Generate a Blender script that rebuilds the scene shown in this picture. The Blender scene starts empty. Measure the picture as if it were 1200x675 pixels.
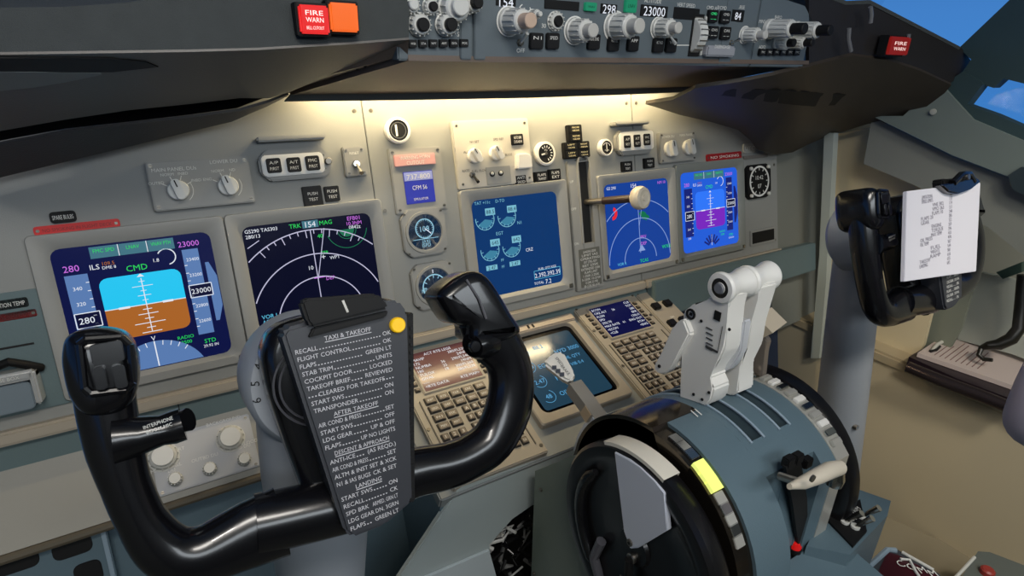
import bpy, bmesh, math, random
from mathutils import Matrix, Vector
random.seed(7)
SC = bpy.context.scene
COL = SC.collection
pi = math.pi
# ------------------------------------------------------------------ camera model
TAU = math.radians(14)
ct, st = math.cos(TAU), math.sin(TAU)
A = Matrix(((1, 0, 0), (0, st, -ct), (0, ct, st)))          # panel axes -> world
PAN0 = Vector((0, 0, .80))
def pw(u, v, w=0): return A @ Vector((u - .086, v, w)) + PAN0
def rodr(r):
    v = Vector(r); return Matrix.Rotation(v.length, 3, v.normalized())
CAM = pw(-.450, .198, .872)
RM = A @ rodr((-.154, -.538, -.148))
FPX = 675.912
def ray(x, y): return RM @ Vector(((x - 600) / FPX, (337.5 - y) / FPX, -1))
class Plane:
    """A real surface: origin, right axis, up axis; ez points to the viewer."""
    def __init__(s, o, ex, ey):
        s.o = Vector(o); s.ex = Vector(ex).normalized(); s.ey = Vector(ey).normalized(); s.ez = s.ex.cross(s.ey)
    def hit(s, x, y, w=0):
        d = ray(x, y); o = s.o + s.ez * w
        return CAM + d * ((o - CAM).dot(s.ez) / d.dot(s.ez))
    def uv(s, x, y, w=0):
        h = s.hit(x, y, w) - s.o
        return (h.dot(s.ex), h.dot(s.ey))
    def pt(s, u, v, w=0): return s.o + s.ex * u + s.ey * v + s.ez * w
    def M(s, u=0, v=0, w=0, rot=0):
        m = Matrix((s.ex, s.ey, s.ez)).transposed().to_4x4(); m.translation = s.pt(u, v, w)
        return m @ Matrix.Rotation(rot, 4, 'Z')
    def rc(s, pts, w=0):
        """TL, TR, BR, BL (or TL, BR) -> u0, u1, v0, v1"""
        q = [s.uv(x, y, w) for x, y in pts]
        if len(q) == 2: return q[0][0], q[1][0], q[1][1], q[0][1]
        return ((q[0][0] + q[3][0]) / 2, (q[1][0] + q[2][0]) / 2, (q[2][1] + q[3][1]) / 2, (q[0][1] + q[1][1]) / 2)
MIP = Plane(pw(.086, 0), (1, 0, 0), A.col[1])
MCP = Plane((0, -.2, 1.2), (1, 0, 0), (0, 0, 1))
_t2 = .965
_cup = A @ Vector((0, math.cos(_t2), -math.sin(_t2)))
CDU = Plane(pw(.086, -.179, .153), (1, 0, 0), _cup)
def yz(X): return Plane((X, 0, 0), (0, -1, 0), (0, 0, 1))        # looks along +X from the left; u = -Y, v = Z ; ez = -X
def xpl(x, y, X):
    d = ray(x, y); return CAM + d * ((X - CAM.x) / d.x)
def ypl(x, y, Y):
    d = ray(x, y); return CAM + d * ((Y - CAM.y) / d.y)
def zpl(x, y, Z):
    d = ray(x, y); return CAM + d * ((Z - CAM.z) / d.z)
# ------------------------------------------------------------------ materials
def lin(c):
    c = c / 255
    return c / 12.92 if c <= .04045 else ((c + .055) / 1.055) ** 2.4
def rgb(r, g, b): return (lin(r), lin(g), lin(b), 1)
MATS = {}
def mat(name, col, rough=.5, metal=0, emit=None, es=1, noise=0, nscale=60, bump=0, bscale=400, coat=0, spec=.5):
    if name in MATS: return MATS[name]
    m = bpy.data.materials.new(name); m.use_nodes = True
    nt = m.node_tree; b = nt.nodes['Principled BSDF']
    b.inputs['Base Color'].default_value = rgb(*col)
    b.inputs['Roughness'].default_value = rough
    b.inputs['Metallic'].default_value = metal
    b.inputs['Specular IOR Level'].default_value = spec
    b.inputs['Coat Weight'].default_value = coat
    if emit:
        b.inputs['Emission Color'].default_value = rgb(*emit); b.inputs['Emission Strength'].default_value = es
    if noise or bump:
        tc = nt.nodes.new('ShaderNodeTexCoord')
    if noise:
        n = nt.nodes.new('ShaderNodeTexNoise'); n.inputs['Scale'].default_value = nscale; n.inputs['Detail'].default_value = 4
        nt.links.new(tc.outputs['Object'], n.inputs['Vector'])
        mx = nt.nodes.new('ShaderNodeMix'); mx.data_type = 'RGBA'
        c = rgb(*col)
        mx.inputs['A'].default_value = tuple(v * (1 - noise) for v in c[:3]) + (1,)
        mx.inputs['B'].default_value = tuple(min(1, v * (1 + noise)) for v in c[:3]) + (1,)
        nt.links.new(n.outputs['Fac'], mx.inputs['Factor']); nt.links.new(mx.outputs['Result'], b.inputs['Base Color'])
    if bump:
        n2 = nt.nodes.new('ShaderNodeTexNoise'); n2.inputs['Scale'].default_value = bscale; n2.inputs['Detail'].default_value = 3
        nt.links.new(tc.outputs['Object'], n2.inputs['Vector'])
        bp = nt.nodes.new('ShaderNodeBump'); bp.inputs['Strength'].default_value = bump; bp.inputs['Distance'].default_value = .002
        nt.links.new(n2.outputs['Fac'], bp.inputs['Height']); nt.links.new(bp.outputs['Normal'], b.inputs['Normal'])
    MATS[name] = m
    return m
def glow(name, col, s=1.0): return mat(name, (2, 2, 2), .3, emit=col, es=s, spec=.15)
panel = mat('panel_paint', (144, 145, 141), .5, noise=.06, nscale=9, bump=.12, bscale=900)
module = mat('module_paint', (148, 148, 144), .45, noise=.05, nscale=20, bump=.08, bscale=900)
mcpg = mat('mode_panel_paint', (92, 102, 108), .5, noise=.05, nscale=30, bump=.1, bscale=900)
blue = mat('blue_grey_paint', (90, 110, 120), .42, noise=.06, nscale=12, bump=.1, bscale=700)
colg = mat('column_paint', (150, 156, 164), .42, noise=.04, nscale=12)
bluelt = mat('light_blue_grey_paint', (140, 158, 172), .4, noise=.04, nscale=12)
teal = mat('teal_grey_paint', (96, 114, 116), .5, noise=.06, nscale=8, bump=.08)
ledge = mat('tan_trim_paint', (168, 158, 142), .45, noise=.05, nscale=10)
beige = mat('beige_wall_paint', (196, 182, 152), .55, noise=.05, nscale=4, bump=.06)
greyw = mat('grey_side_trim', (128, 130, 122), .6, noise=.06, nscale=6, bump=.1)
shield = mat('glareshield_plastic', (52, 50, 50), .5, noise=.15, nscale=5, bump=.15, bscale=500)
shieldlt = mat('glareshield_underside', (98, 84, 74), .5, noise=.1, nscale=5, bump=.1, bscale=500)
fabric = mat('glareshield_fabric', (62, 66, 66), .85, noise=.15, nscale=60, bump=.5, bscale=1500)
blackp = mat('black_plastic', (14, 14, 17), .22, coat=.2)
blackm = mat('matte_black', (15, 15, 16), .6, spec=.3)
key = mat('key_black', (18, 18, 20), .55, spec=.3)
white = mat('white_marking', (225, 225, 220), .5)
whitep = mat('white_enamel', (228, 226, 220), .35, noise=.03, nscale=15)
knobw = mat('knob_white', (205, 205, 200), .35)
chrome = mat('polished_steel', (200, 198, 192), .18, metal=1)
steel = mat('brushed_steel', (160, 155, 148), .35, metal=1, noise=.1, nscale=80)
bronze = mat('dark_bronze', (88, 80, 70), .16, metal=.9)
red = mat('red_strip', (205, 22, 22), .5)
screw = mat('screw_steel', (120, 116, 108), .35, metal=.8)
darkhole = mat('dark_recess', (10, 11, 12), .7)
glassb = mat('screen_glass', (4, 5, 9), .12, spec=.3)
paper = mat('paper', (216, 214, 222), .8)
greyplate = mat('checklist_plate_grey', (50, 52, 58), .45, noise=.05, nscale=30)
# emissive inks
eW = glow('ink_white', (225, 230, 240)); eG = glow('ink_green', (40, 210, 90)); eM = glow('ink_magenta', (200, 110, 225))
eC = glow('ink_cyan', (95, 190, 225)); eT = glow('ink_tape', (88, 122, 175)); eSky = glow('ink_sky', (35, 196, 240))
eBr = glow('ink_ground', (168, 98, 38)); eK = glow('ink_navy', (8, 10, 48)); eFM = glow('ink_fma', (62, 112, 128))
eY = glow('ink_amber', (250, 190, 30)); eR = glow('ink_red', (225, 40, 50)); eGd = glow('ink_dim_green', (20, 110, 75))
# ------------------------------------------------------------------ mesh builder
_glyph = {}
def glyphs(s):
    if s not in _glyph:
        c = bpy.data.curves.new('txt', 'FONT'); c.body = s; c.size = 1; c.resolution_u = 2
        o = bpy.data.objects.new('txt', c); me = bpy.data.meshes.new_from_object(o)
        vs = [v.co.copy() for v in me.vertices]; fs = [tuple(p.vertices) for p in me.polygons]
        bpy.data.objects.remove(o); bpy.data.curves.remove(c); bpy.data.meshes.remove(me)
        xs = [v.x for v in vs] or [0]
        _glyph[s] = (vs, fs, min(xs), max(xs))
    return _glyph[s]
class MB:
    def __init__(s, T=None):
        s.bm = bmesh.new(); s.T = T or Matrix(); s.mats = []
    def mi(s, m):
        if m not in s.mats: s.mats.append(m)
        return s.mats.index(m)
    def merge(s, tb, m, T=None):
        M = s.T @ T if T is not None else s.T
        k = s.mi(m); vm = {}
        for v in tb.verts: vm[v] = s.bm.verts.new(M @ v.co)
        for f in tb.faces:
            try:
                g = s.bm.faces.new([vm[v] for v in f.verts]); g.material_index = k
            except ValueError: pass
        tb.free(); return s
    def raw(s, vs, fs, m, T=None):
        tb = bmesh.new(); V = [tb.verts.new(v) for v in vs]
        for f in fs:
            try: tb.faces.new([V[i] for i in f])
            except ValueError: pass
        return s.merge(tb, m, T)
    def prism(s, poly, z0, z1, m, bev=0, seg=2, T=None):
        tb = bmesh.new()
        ar = sum(poly[i - 1][0] * poly[i][1] - poly[i][0] * poly[i - 1][1] for i in range(len(poly)))
        if ar < 0: poly = poly[::-1]
        b = [tb.verts.new((x, y, z0)) for x, y in poly]; t = [tb.verts.new((x, y, z1)) for x, y in poly]
        n = len(poly)
        tb.faces.new(b[::-1]); top = tb.faces.new(t)
        for i in range(n): tb.faces.new((b[i], b[(i + 1) % n], t[(i + 1) % n], t[i]))
        if bev:
            es = [e for e in tb.edges if e.verts[0] in t or e.verts[1] in t]
            bmesh.ops.bevel(tb, geom=es, offset=bev, segments=seg, affect='EDGES', clamp_overlap=True)
        return s.merge(tb, m, T)
    def box(s, x0, x1, y0, y1, z0, z1, m, bev=0, seg=2, T=None):
        return s.prism([(x0, y0), (x1, y0), (x1, y1), (x0, y1)], z0, z1, m, bev, seg, T)
    def lathe(s, prof, m, seg=28, c=(0, 0, 0), T=None, a0=0, a1=2 * pi):
        """profile [(r, z)] round local z"""
        tb = bmesh.new(); full = abs(a1 - a0 - 2 * pi) < 1e-6
        n = seg if full else seg + 1
        rows = []
        for r, z in prof:
            if r < 1e-7: rows.append([tb.verts.new((c[0], c[1], c[2] + z))] * n)
            else: rows.append([tb.verts.new((c[0] + r * math.cos(a0 + (a1 - a0) * i / seg), c[1] + r * math.sin(a0 + (a1 - a0) * i / seg), c[2] + z)) for i in range(n)])
        for a, b in zip(rows, rows[1:]):
            for i in range(seg):
                j = (i + 1) % n
                q = []
                for v in (a[i], a[j], b[j], b[i]):
                    if v not in q: q.append(v)
                if len(q) > 2:
                    try: tb.faces.new(q)
                    except ValueError: pass
        return s.merge(tb, m, T)
    def cyl(s, x, y, r, z0, z1, m, seg=24, bev=0, T=None, r1=None):
        r1 = r if r1 is None else r1
        p = [(0, z0), (r, z0), (r1, z1 - bev), (max(r1 - bev, 1e-4), z1), (0, z1)] if bev else [(0, z0), (r, z0), (r1, z1), (0, z1)]
        return s.lathe(p, m, seg, (x, y, 0), T)
    def ring(s, x, y, r0, r1, z0, z1, m, seg=32, a0=0, a1=2 * pi, T=None):
        full = abs(a1 - a0 - 2 * pi) < 1e-6
        s.lathe([(r0, z0), (r1, z0), (r1, z1), (r0, z1), (r0, z0)], m, seg, (x, y, 0), T, a0, a1); return s
    def line(s, x0, y0, x1, y1, wd, z, m, th=.0003, T=None):
        d = Vector((x1 - x0, y1 - y0)); L = d.length
        if L < 1e-9: return s
        n = Vector((-d.y, d.x)) / L * wd / 2
        return s.prism([(x0 + n.x, y0 + n.y), (x0 - n.x, y0 - n.y), (x1 - n.x, y1 - n.y), (x1 + n.x, y1 + n.y)], z, z + th, m, T=T)
    def text(s, t, x, y, size, z, m, al='C', rot=0, fit=None, T=None):
        vs, fs, a, b = glyphs(t)
        if not vs: return s
        k = size * 1.35
        sx = k if fit is None else fit / max(b - a, 1e-6)
        dx = -(a + b) / 2 if al == 'C' else (-a if al == 'L' else -b)
        L = Matrix.Translation((x, y, z)) @ Matrix.Rotation(rot, 4, 'Z')
        tb = bmesh.new(); V = [tb.verts.new(L @ Vector(((v.x + dx) * sx, v.y * k - size * .5, 0))) for v in vs]
        for f in fs:
            try: tb.faces.new([V[i] for i in f])
            except ValueError: pass
        return s.merge(tb, m, T)
    def tube(s, path, r, m, seg=12, T=None, flat=1.0, up=(0, 0, 1)):
        """round sweep; r scalar or list"""
        P = [Vector(p) for p in path]; n = len(P)
        rs = r if isinstance(r, (list, tuple)) else [r] * n
        tb = bmesh.new(); rows = []; prev = None
        for i in range(n):
            t = (P[min(i + 1, n - 1)] - P[max(i - 1, 0)]).normalized()
            if prev is None:
                u = Vector(up); u = u - t * u.dot(t)
                if u.length < .1: u = Vector((1, 0, 0)) - t * t.x
            else: u = prev - t * prev.dot(t)
            u.normalize(); prev = u; v = t.cross(u)
            ra = rs[i]; ru, rv = (ra if isinstance(ra, (tuple, list)) else (ra, ra * flat))
            rows.append([tb.verts.new(P[i] + u * ru * math.cos(2 * pi * k / seg) + v * rv * math.sin(2 * pi * k / seg)) for k in range(seg)])
        for a, b in zip(rows, rows[1:]):
            for k in range(seg): tb.faces.new((a[k], a[(k + 1) % seg], b[(k + 1) % seg], b[k]))
        tb.faces.new(rows[0][::-1]); tb.faces.new(rows[-1])
        return s.merge(tb, m, T)
    def pebble(s, poly, z0, z1, r, m, n=5, k=5):
        """rounded slab: smoothed outline with quarter-round edges on both faces"""
        P = [Vector((x, y)) for x, y in poly]; N = len(P); O = []
        for i in range(N):
            a, b, c, d = P[i - 1], P[i], P[(i + 1) % N], P[(i + 2) % N]
            for j in range(k):
                t = j / k; O.append(.5 * (2 * b + (c - a) * t + (2 * a - 5 * b + 4 * c - d) * t * t + (3 * b - a - 3 * c + d) * t ** 3))
        M = len(O); ar = sum(O[i - 1].x * O[i].y - O[i].x * O[i - 1].y for i in range(M)); sg = 1 if ar > 0 else -1
        nr = []
        for i in range(M):
            t = O[(i + 1) % M] - O[i - 1]; nr.append(Vector((-t.y, t.x)).normalized() * sg)
        rings = []
        for i in range(n + 1):
            a = pi / 2 * i / n; rings.append((z0 + r * (1 - math.sin(a)), r * (1 - math.cos(a))))
        rings = rings[::-1]
        rings = [(z0 + r * (1 - math.sin(pi / 2 * i / n)), r * (1 - math.cos(pi / 2 * i / n))) for i in range(n, -1, -1)] + [(z1 - r * (1 - math.sin(pi / 2 * i / n)), r * (1 - math.cos(pi / 2 * i / n))) for i in range(0, n + 1)]
        vs = [(*(O[i] + nr[i] * ins), z) for z, ins in rings for i in range(M)]
        fs = [(a * M + i, a * M + (i + 1) % M, (a + 1) * M + (i + 1) % M, (a + 1) * M + i) for a in range(len(rings) - 1) for i in range(M)]
        fs += [tuple(range(M))[::-1], tuple(range((len(rings) - 1) * M, len(rings) * M))]
        return s.raw(vs, fs, m)
    def sheet(s, rows, m, th=.004, T=None):
        """grid of points thickened backwards"""
        tb = bmesh.new()
        R = [[tb.verts.new(p) for p in r] for r in rows]
        for a, b in zip(R, R[1:]):
            for i in range(len(a) - 1): tb.faces.new((a[i], a[i + 1], b[i + 1], b[i]))
        bmesh.ops.recalc_face_normals(tb, faces=tb.faces[:])
        bmesh.ops.solidify(tb, geom=tb.faces[:], thickness=th)
        return s.merge(tb, m, T)
    def solid(s, lo, hi, m, T=None):
        """closed loft between two equal-length outlines (3D points)"""
        n = len(lo)
        return s.raw(list(lo) + list(hi), [tuple(range(n))[::-1], tuple(range(n, 2 * n))] + [(i, (i + 1) % n, n + (i + 1) % n, n + i) for i in range(n)], m, T)
    def build(s, name, parent=None, M=None, smooth=35):
        me = bpy.data.meshes.new(name)
        bmesh.ops.recalc_face_normals(s.bm, faces=s.bm.faces[:]) if len(s.bm.faces) < 30000 else None
        s.bm.to_mesh(me); s.bm.free()
        for m in s.mats: me.materials.append(m)
        if smooth:
            me.polygons.foreach_set('use_smooth', [True] * len(me.polygons))
            me.set_sharp_from_angle(angle=math.radians(smooth))
        o = bpy.data.objects.new(name, me); COL.objects.link(o)
        if M is not None: o.matrix_world = M
        if parent: o.parent = parent
        return o
def tag(o, label, cat, group=None, kind=None):
    if label: o['label'] = label
    if cat: o['category'] = cat
    if group: o['group'] = group
    if kind: o['kind'] = kind
    return o
def thing(name, label, cat, M=None, group=None):
    o = bpy.data.objects.new(name, None); COL.objects.link(o); o.empty_display_size = .02
    if M is not None: o.matrix_world = M
    return tag(o, label, cat, group)
def solo(name, mb, label, cat, M=None, group=None):
    return tag(mb.build(name, None, M), label, cat, group)
def struct(name, mb, M=None): return tag(mb.build(name, None, M), None, None, kind='structure')
def place(o, parent, loc=(0, 0, 0), rot=0):
    c = o.copy(); COL.objects.link(c); c.parent = parent
    c.matrix_local = Matrix.Translation(loc) @ Matrix.Rotation(rot, 4, 'Z'); return c
def octo(x0, x1, y0, y1, c): return [(x0 + c, y0), (x1 - c, y0), (x1, y0 + c), (x1, y1 - c), (x1 - c, y1), (x0 + c, y1), (x0, y1 - c), (x0, y0 + c)]
def rrect(x0, x1, y0, y1, r, n=4):
    out = []
    for cx, cy, a in ((x1 - r, y0 + r, -pi / 2), (x1 - r, y1 - r, 0), (x0 + r, y1 - r, pi / 2), (x0 + r, y0 + r, pi)):
        for i in range(n + 1): out.append((cx + r * math.cos(a + pi / 2 * i / n), cy + r * math.sin(a + pi / 2 * i / n)))
    return out
# ------------------------------------------------------------------ modules on a plane
class Mod:
    def __init__(s, pl, name, label, cat, pts, group=None, w=0):
        s.pl = pl; s.w = w
        u0, u1, v0, v1 = pl.rc(pts, w) if isinstance(pts, list) else pts
        s.uc, s.vc = (u0 + u1) / 2, (v0 + v1) / 2
        s.x0, s.x1, s.y0, s.y1 = u0 - s.uc, u1 - s.uc, v0 - s.vc, v1 - s.vc
        s.W, s.H = u1 - u0, v1 - v0
        s.e = thing(name, label, cat, pl.M(s.uc, s.vc), group)
    def L(s, x, y, w=None):
        u, v = s.pl.uv(x, y, s.w if w is None else w); return u - s.uc, v - s.vc
    def R(s, pts, w=None):
        u0, u1, v0, v1 = s.pl.rc(pts, s.w if w is None else w); return u0 - s.uc, u1 - s.uc, v0 - s.vc, v1 - s.vc
    def part(s, name, mb, parent=None, label=None):
        o = mb.build(name, parent or s.e)
        if label: o['label'] = label
        return o
def screws(mb, x0, x1, y0, y1, z, r=.0022, ins=.005, m=None):
    for x in (x0 + ins, x1 - ins):
        for y in (y0 + ins, y1 - ins):
            mb.cyl(x, y, r, z, z + .0008, m or screw, 10)
            mb.box(x - r * .8, x + r * .8, y - r * .18, y + r * .18, z + .0008, z + .001, darkhole)

# ================= instrument panels (three boards meeting at two seams)
def board(name, u0, u1, label):
    e = thing(name, label, 'instrument panel', MIP.M((u0 + u1) / 2, .15))
    c = (u0 + u1) / 2
    h = (u1 - u0) / 2 - .0006
    b = MB(); b.prism([(-h, -.19), (h, -.19), (h, .215), (-h, .215)], -.012, 0, panel, .0008)
    b.build('board', e)
    l = MB(); l.box(-h, h, -.199, -.182, -.01, .014, ledge, .003); l.build('bottom_lip', e)
    s = MB()
    for x in (-h + .012, h - .012):
        for y in (-.16, .02, .17):
            s.cyl(x, y, .003, 0, .001, screw, 12)
    s.build('fastener', e)
    return e
uA = MIP.uv(432, 180)[0]; uB = MIP.uv(741, 140)[0]
board('instrument_panel', -.86, uA, 'grey instrument panel board at left, carrying the bright flight display with cyan and brown horizon')
board('instrument_panel', uA, uB, 'grey middle instrument panel board, carrying the round standby dials and the gear lever')
board('instrument_panel', uB, .742, 'grey instrument panel board at far right, carrying the red strip and small clock')

# ================= display units
def ND(b, w, h, base, bright, fo=False):
    X = lambda t: (t - .5) * w
    Y = lambda t: (t - .5) * h
    z = .0006
    ink = bright
    cx, cy = X(.5), Y(.0 if not fo else .06)
    ks = (.90, .66, .43, .21) if not fo else (.72, .50, .26)
    for k, rr in enumerate(ks):
        R = rr * h
        lim = math.asin(min(1, (w * .49) / R))
        a0, a1 = pi / 2 - lim, pi / 2 + lim
        b.ring(cx, cy, R - .0007, R + .0007, z, z + .0003, ink, 48, a0, a1)
    R = ks[0] * h
    if not fo:
        for d in range(-33, 36, 5):
            a = pi / 2 - math.radians(d); ln = .011 if d % 3 == 0 else .006
            b.line(cx + R * math.cos(a), cy + R * math.sin(a), cx + (R - ln) * math.cos(a), cy + (R - ln) * math.sin(a), .0011, z, ink)
    b.line(cx, cy + .08 * h, cx, cy + R, .0012, z, ink)
    b.line(cx, cy + .40 * h, X(.61), Y(.90), .001, z, ink)
    if not fo:
        gr = eGd
        b.ring(X(.79), Y(.86), 0, .011, z, z + .0002, gr, 20, pi, 2 * pi)
        b.ring(X(.79), Y(.86), .0135, .0145, z, z + .0002, gr, 20, pi, 2 * pi)
        b.ring(X(.79), Y(.88), .030, .031, z, z + .0002, gr, 20, pi * 1.1, 1.95 * pi)
        b.text('TRK', X(.39), Y(.955), .0065, z, eG); b.text('MAG', X(.63), Y(.955), .0065, z, eG)
        b.box(X(.445), X(.57), Y(.92), Y(.99), z, z + .0002, eFM); b.text('154', X(.508), Y(.955), .0085, z + .0004, eW)
        b.text('GS290 TAS303', X(.02), Y(.955), .0052, z, eW, 'L'); b.text('280/13', X(.02), Y(.905), .0052, z, eW, 'L')
        b.text('EFB01', X(.86), Y(.965), .0062, z, eM); b.text('10.3NM', X(.86), Y(.915), .0055, z, eM); b.text('0842z', X(.86), Y(.875), .0055, z, eW)
        b.text('TFR', X(.585), Y(.66), .005, z, eG); b.text('WPT', X(.66), Y(.60), .0052, z, eW); b.text('DEP', X(.60), Y(.40), .0055, z, eM)
        b.line(X(.47), Y(.42), X(.56), Y(.42), .0012, z, eM)
        b.text('+', X(.57), Y(.62), .009, z, eW); b.text('10', X(.46), Y(.53), .006, z, eW)
        b.text('40', X(.57), Y(.83), .006, z, eG)
        for k, t in enumerate(('VOR L', 'ADF', 'DME')): b.text(t, X(.03), Y(.13 - .05 * k), .006, z, eC, 'L')
        b.line(X(.02), Y(.80), X(.11), Y(.86), .0011, z, ink)
    else:
        b.ring(X(.56), Y(.56), 0, .013, z, z + .0002, eGd, 18, -.6, 2.4); b.ring(X(.62), Y(.53), 0, .010, z, z + .0002, eGd, 18, .3, 3)
        b.ring(X(.10), Y(.66), .006, .013, z, z + .0002, eR, 14, -1.6, 1.2)
        for k, t in enumerate(('PRV', 'DEP')): b.text(t, X(.56), Y(.33 - .08 * k), .007, z, eM, 'C')
        b.text('GS 290', X(.04), Y(.955), .006, z, eW, 'L'); b.text('154', X(.45), Y(.955), .008, z, eW); b.text('NM 10', X(.9), Y(.955), .006, z, eM)
        b.raw([(X(.47), Y(.16), z), (X(.58), Y(.16), z), (X(.525), Y(.24), z)], [(0, 1, 2)], ink)
        b.text('WXR', X(.93), Y(.16), .008, z, eG); b.text('TCAS', X(.55), Y(.04), .007, z, eG); b.text('VOR R', X(.2), Y(.05), .006, z, eC)
def PFD(b, w, h, fo=False):
    X = lambda t: (t - .5) * w
    Y = lambda t: (t - .5) * h
    z = .0005
    tape = eT if not fo else mat('tape_dark', (8, 14, 60), .3, emit=(14, 28, 110))
    sky = eSky if not fo else glow('ink_azure', (48, 118, 248)); gnd = eBr if not fo else glow('ink_purple', (120, 40, 190))
    # speed tape, altitude tape, vertical speed
    b.box(X(.05), X(.185), Y(.20), Y(.80), z, z + .0002, tape); b.box(X(.79), X(.90), Y(.19), Y(.88), z, z + .0002, tape)
    b.prism([(X(.93), Y(.28)), (X(.955), Y(.28)), (X(.995), Y(.40)), (X(.995), Y(.64)), (X(.955), Y(.76)), (X(.93), Y(.76))], z, z + .0002, tape)
    for k in range(9):
        y = .24 + k * .062
        b.line(X(.165), Y(y), X(.185), Y(y), .0009, z + .0003, eW); b.line(X(.79), Y(y + .02), X(.81), Y(y + .02), .0009, z + .0003, eW)
    for k, t in enumerate(('340', '320', '300', '260', '240')):
        b.text(t, X(.11), Y(.70 - .115 * k + (0 if k < 3 else -.06)), 0.0048, z + .0003, eW)
        b.text(('23400', '23200', '23000', '22800', '22600')[k], X(.852), Y(.80 - .125 * k), 0.0044, z + .0003, eW)
    b.text('280', X(.10), Y(.85), 0.0082, z, eM); b.text('23000', X(.845), Y(.925), 0.0074, z, eM)
    # fma
    for k, t in enumerate(('FMC SPD', 'LNAV', 'VNAV PTH')):
        x0 = .225 + .178 * k
        b.box(X(x0), X(x0 + .170), Y(.90), Y(.985), z, z + .0002, eFM); b.text(t, X(x0 + .085), Y(.955), 0.0048, z + .0004, eG, fit=.022 if k != 1 else .014)
        if k: b.box(X(x0 - .008), X(x0 - .003), Y(.90), Y(.985), z, z + .0003, eW)
    b.text('CMD', X(.485), Y(.795), 0.0078, z, eG)
    b.text('ILS', X(.235), Y(.84), 0.0066, z, eW); b.text('109.5', X(.32), Y(.855), 0.0047, z, eBr); b.text('DME 8', X(.32), Y(.825), 0.0039, z, eW)
    b.ring(X(.685), Y(.845), .0095, .0108, z, z + .0002, eW, 24, -1.4, 2.6); b.text('1.8', X(.615), Y(.83), 0.0047, z, eW)
    # attitude
    x0, x1, y0, y1, hz = X(.235), X(.755), Y(.27), Y(.745), Y(.505)
    up = [p for p in rrect(x0, x1, y0, y1, .010) if p[1] > hz] ; dn = [p for p in rrect(x0, x1, y0, y1, .010) if p[1] <= hz]
    b.prism([(x1, hz)] + up + [(x0, hz)], z, z + .0002, sky); b.prism([(x0, hz)] + dn[-0:][len([p for p in dn if p[0] < 0]) * 0:] + [(x1, hz)], z, z + .0002, gnd) if False else None
    dl = [p for p in dn if p[0] < 0]; dr = [p for p in dn if p[0] > 0]
    b.prism([(x0, hz)] + dl + dr + [(x1, hz)], z, z + .0002, gnd)
    b.line(x0, hz, x1, hz, .0010, z + .0003, eW)
    cx = X(.495)
    for k, L in enumerate((.010, .022, .010, .034, .010, .022)):
        if k % 2 == 1 or True: b.line(cx - L / 2, hz - .006 * (k + 1), cx + L / 2, hz - .006 * (k + 1), .0009, z + .0003, eW)
        if k < 5: b.line(cx - L / 3, hz + .006 * (k + 1), cx + L / 3, hz + .006 * (k + 1), .0007, z + .0003, eW)
    for sx in (-1, 1): b.box(cx + sx * .024 - .006, cx + sx * .024 + .006, hz - .0015, hz + .0012, z + .0004, z + .0006, eW)
    b.line(cx, hz - .036, cx, hz + .034, .001, z + .0003, eW); b.line(x0, hz - .010, x1 - .02, hz - .028, .0008, z + .0003, eW) if False else None
    b.raw([(cx - .004, y1 - .004, z + .0004), (cx + .004, y1 - .004, z + .0004), (cx, y1, z + .0004)], [(0, 1, 2)], eW)
    # read-outs
    b.box(X(.06), X(.20), Y(.405), Y(.515), z + .0004, z + .0006, eK); b.ring(X(.13), Y(.46), 0, .0001, z, z + .0001, eW, 6)
    for (a, c, d, e) in ((.055, .405, .205, .405), (.205, .405, .205, .515), (.205, .515, .055, .515), (.055, .515, .055, .405)): b.line(X(a), Y(c), X(d), Y(e), .0010, z + .0006, eW)
    b.text('280', X(.12), Y(.46), 0.0082, z + .0009, eW)
    for (a, c, d, e) in ((.79, .495, .945, .495), (.945, .495, .945, .595), (.945, .595, .79, .595), (.79, .595, .79, .495)): b.line(X(a), Y(c), X(d), Y(e), .0010, z + .0006, eW)
    b.box(X(.795), X(.94), Y(.50), Y(.59), z + .0004, z + .0006, eK); b.text('23000', X(.868), Y(.545), 0.0070, z + .0009, eW)
    b.text('RADIO', X(.70), Y(.195), 0.0047, z, eG); b.text('2500', X(.70), Y(.155), 0.0047, z, eG); b.text('STD', X(.86), Y(.13), 0.0059, z, eG); b.text('29.92 IN', X(.86), Y(.09), 0.0039, z, eW)
    # heading rose
    if not fo:
        R = .33 * w; c = (X(.49), Y(-.13)); 
        lim = math.acos(min(1, (Y(0) + .001 - c[1]) / R))
        pts = [(c[0] + R * math.sin(a), c[1] + R * math.cos(a)) for a in [lim * (1 - k / 12) for k in range(25)]]
        b.prism(pts, z, z + .0002, eT)
        for d in range(-40, 45, 10):
            a = math.radians(d); b.line(c[0] + R * math.sin(a), c[1] + R * math.cos(a), c[0] + (R - .006) * math.sin(a), c[1] + (R - .006) * math.cos(a), .0009, z + .0003, eW)
        b.line(c[0], Y(.01), c[0], c[1] + R, .0014, z + .0003, eW); b.text('V', c[0], c[1] + R + .004, 0.0062, z, eW)
    else:
        for d in range(-60, 61, 20):
            a = math.radians(d); b.line(X(.5) + .010 * math.sin(a), Y(.02) + .010 * math.cos(a), X(.5) + .028 * math.sin(a), Y(.02) + .028 * math.cos(a), .004, z, tape)
        b.line(X(.5), Y(.04), X(.5), Y(.18), .001, z, eW)
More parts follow.
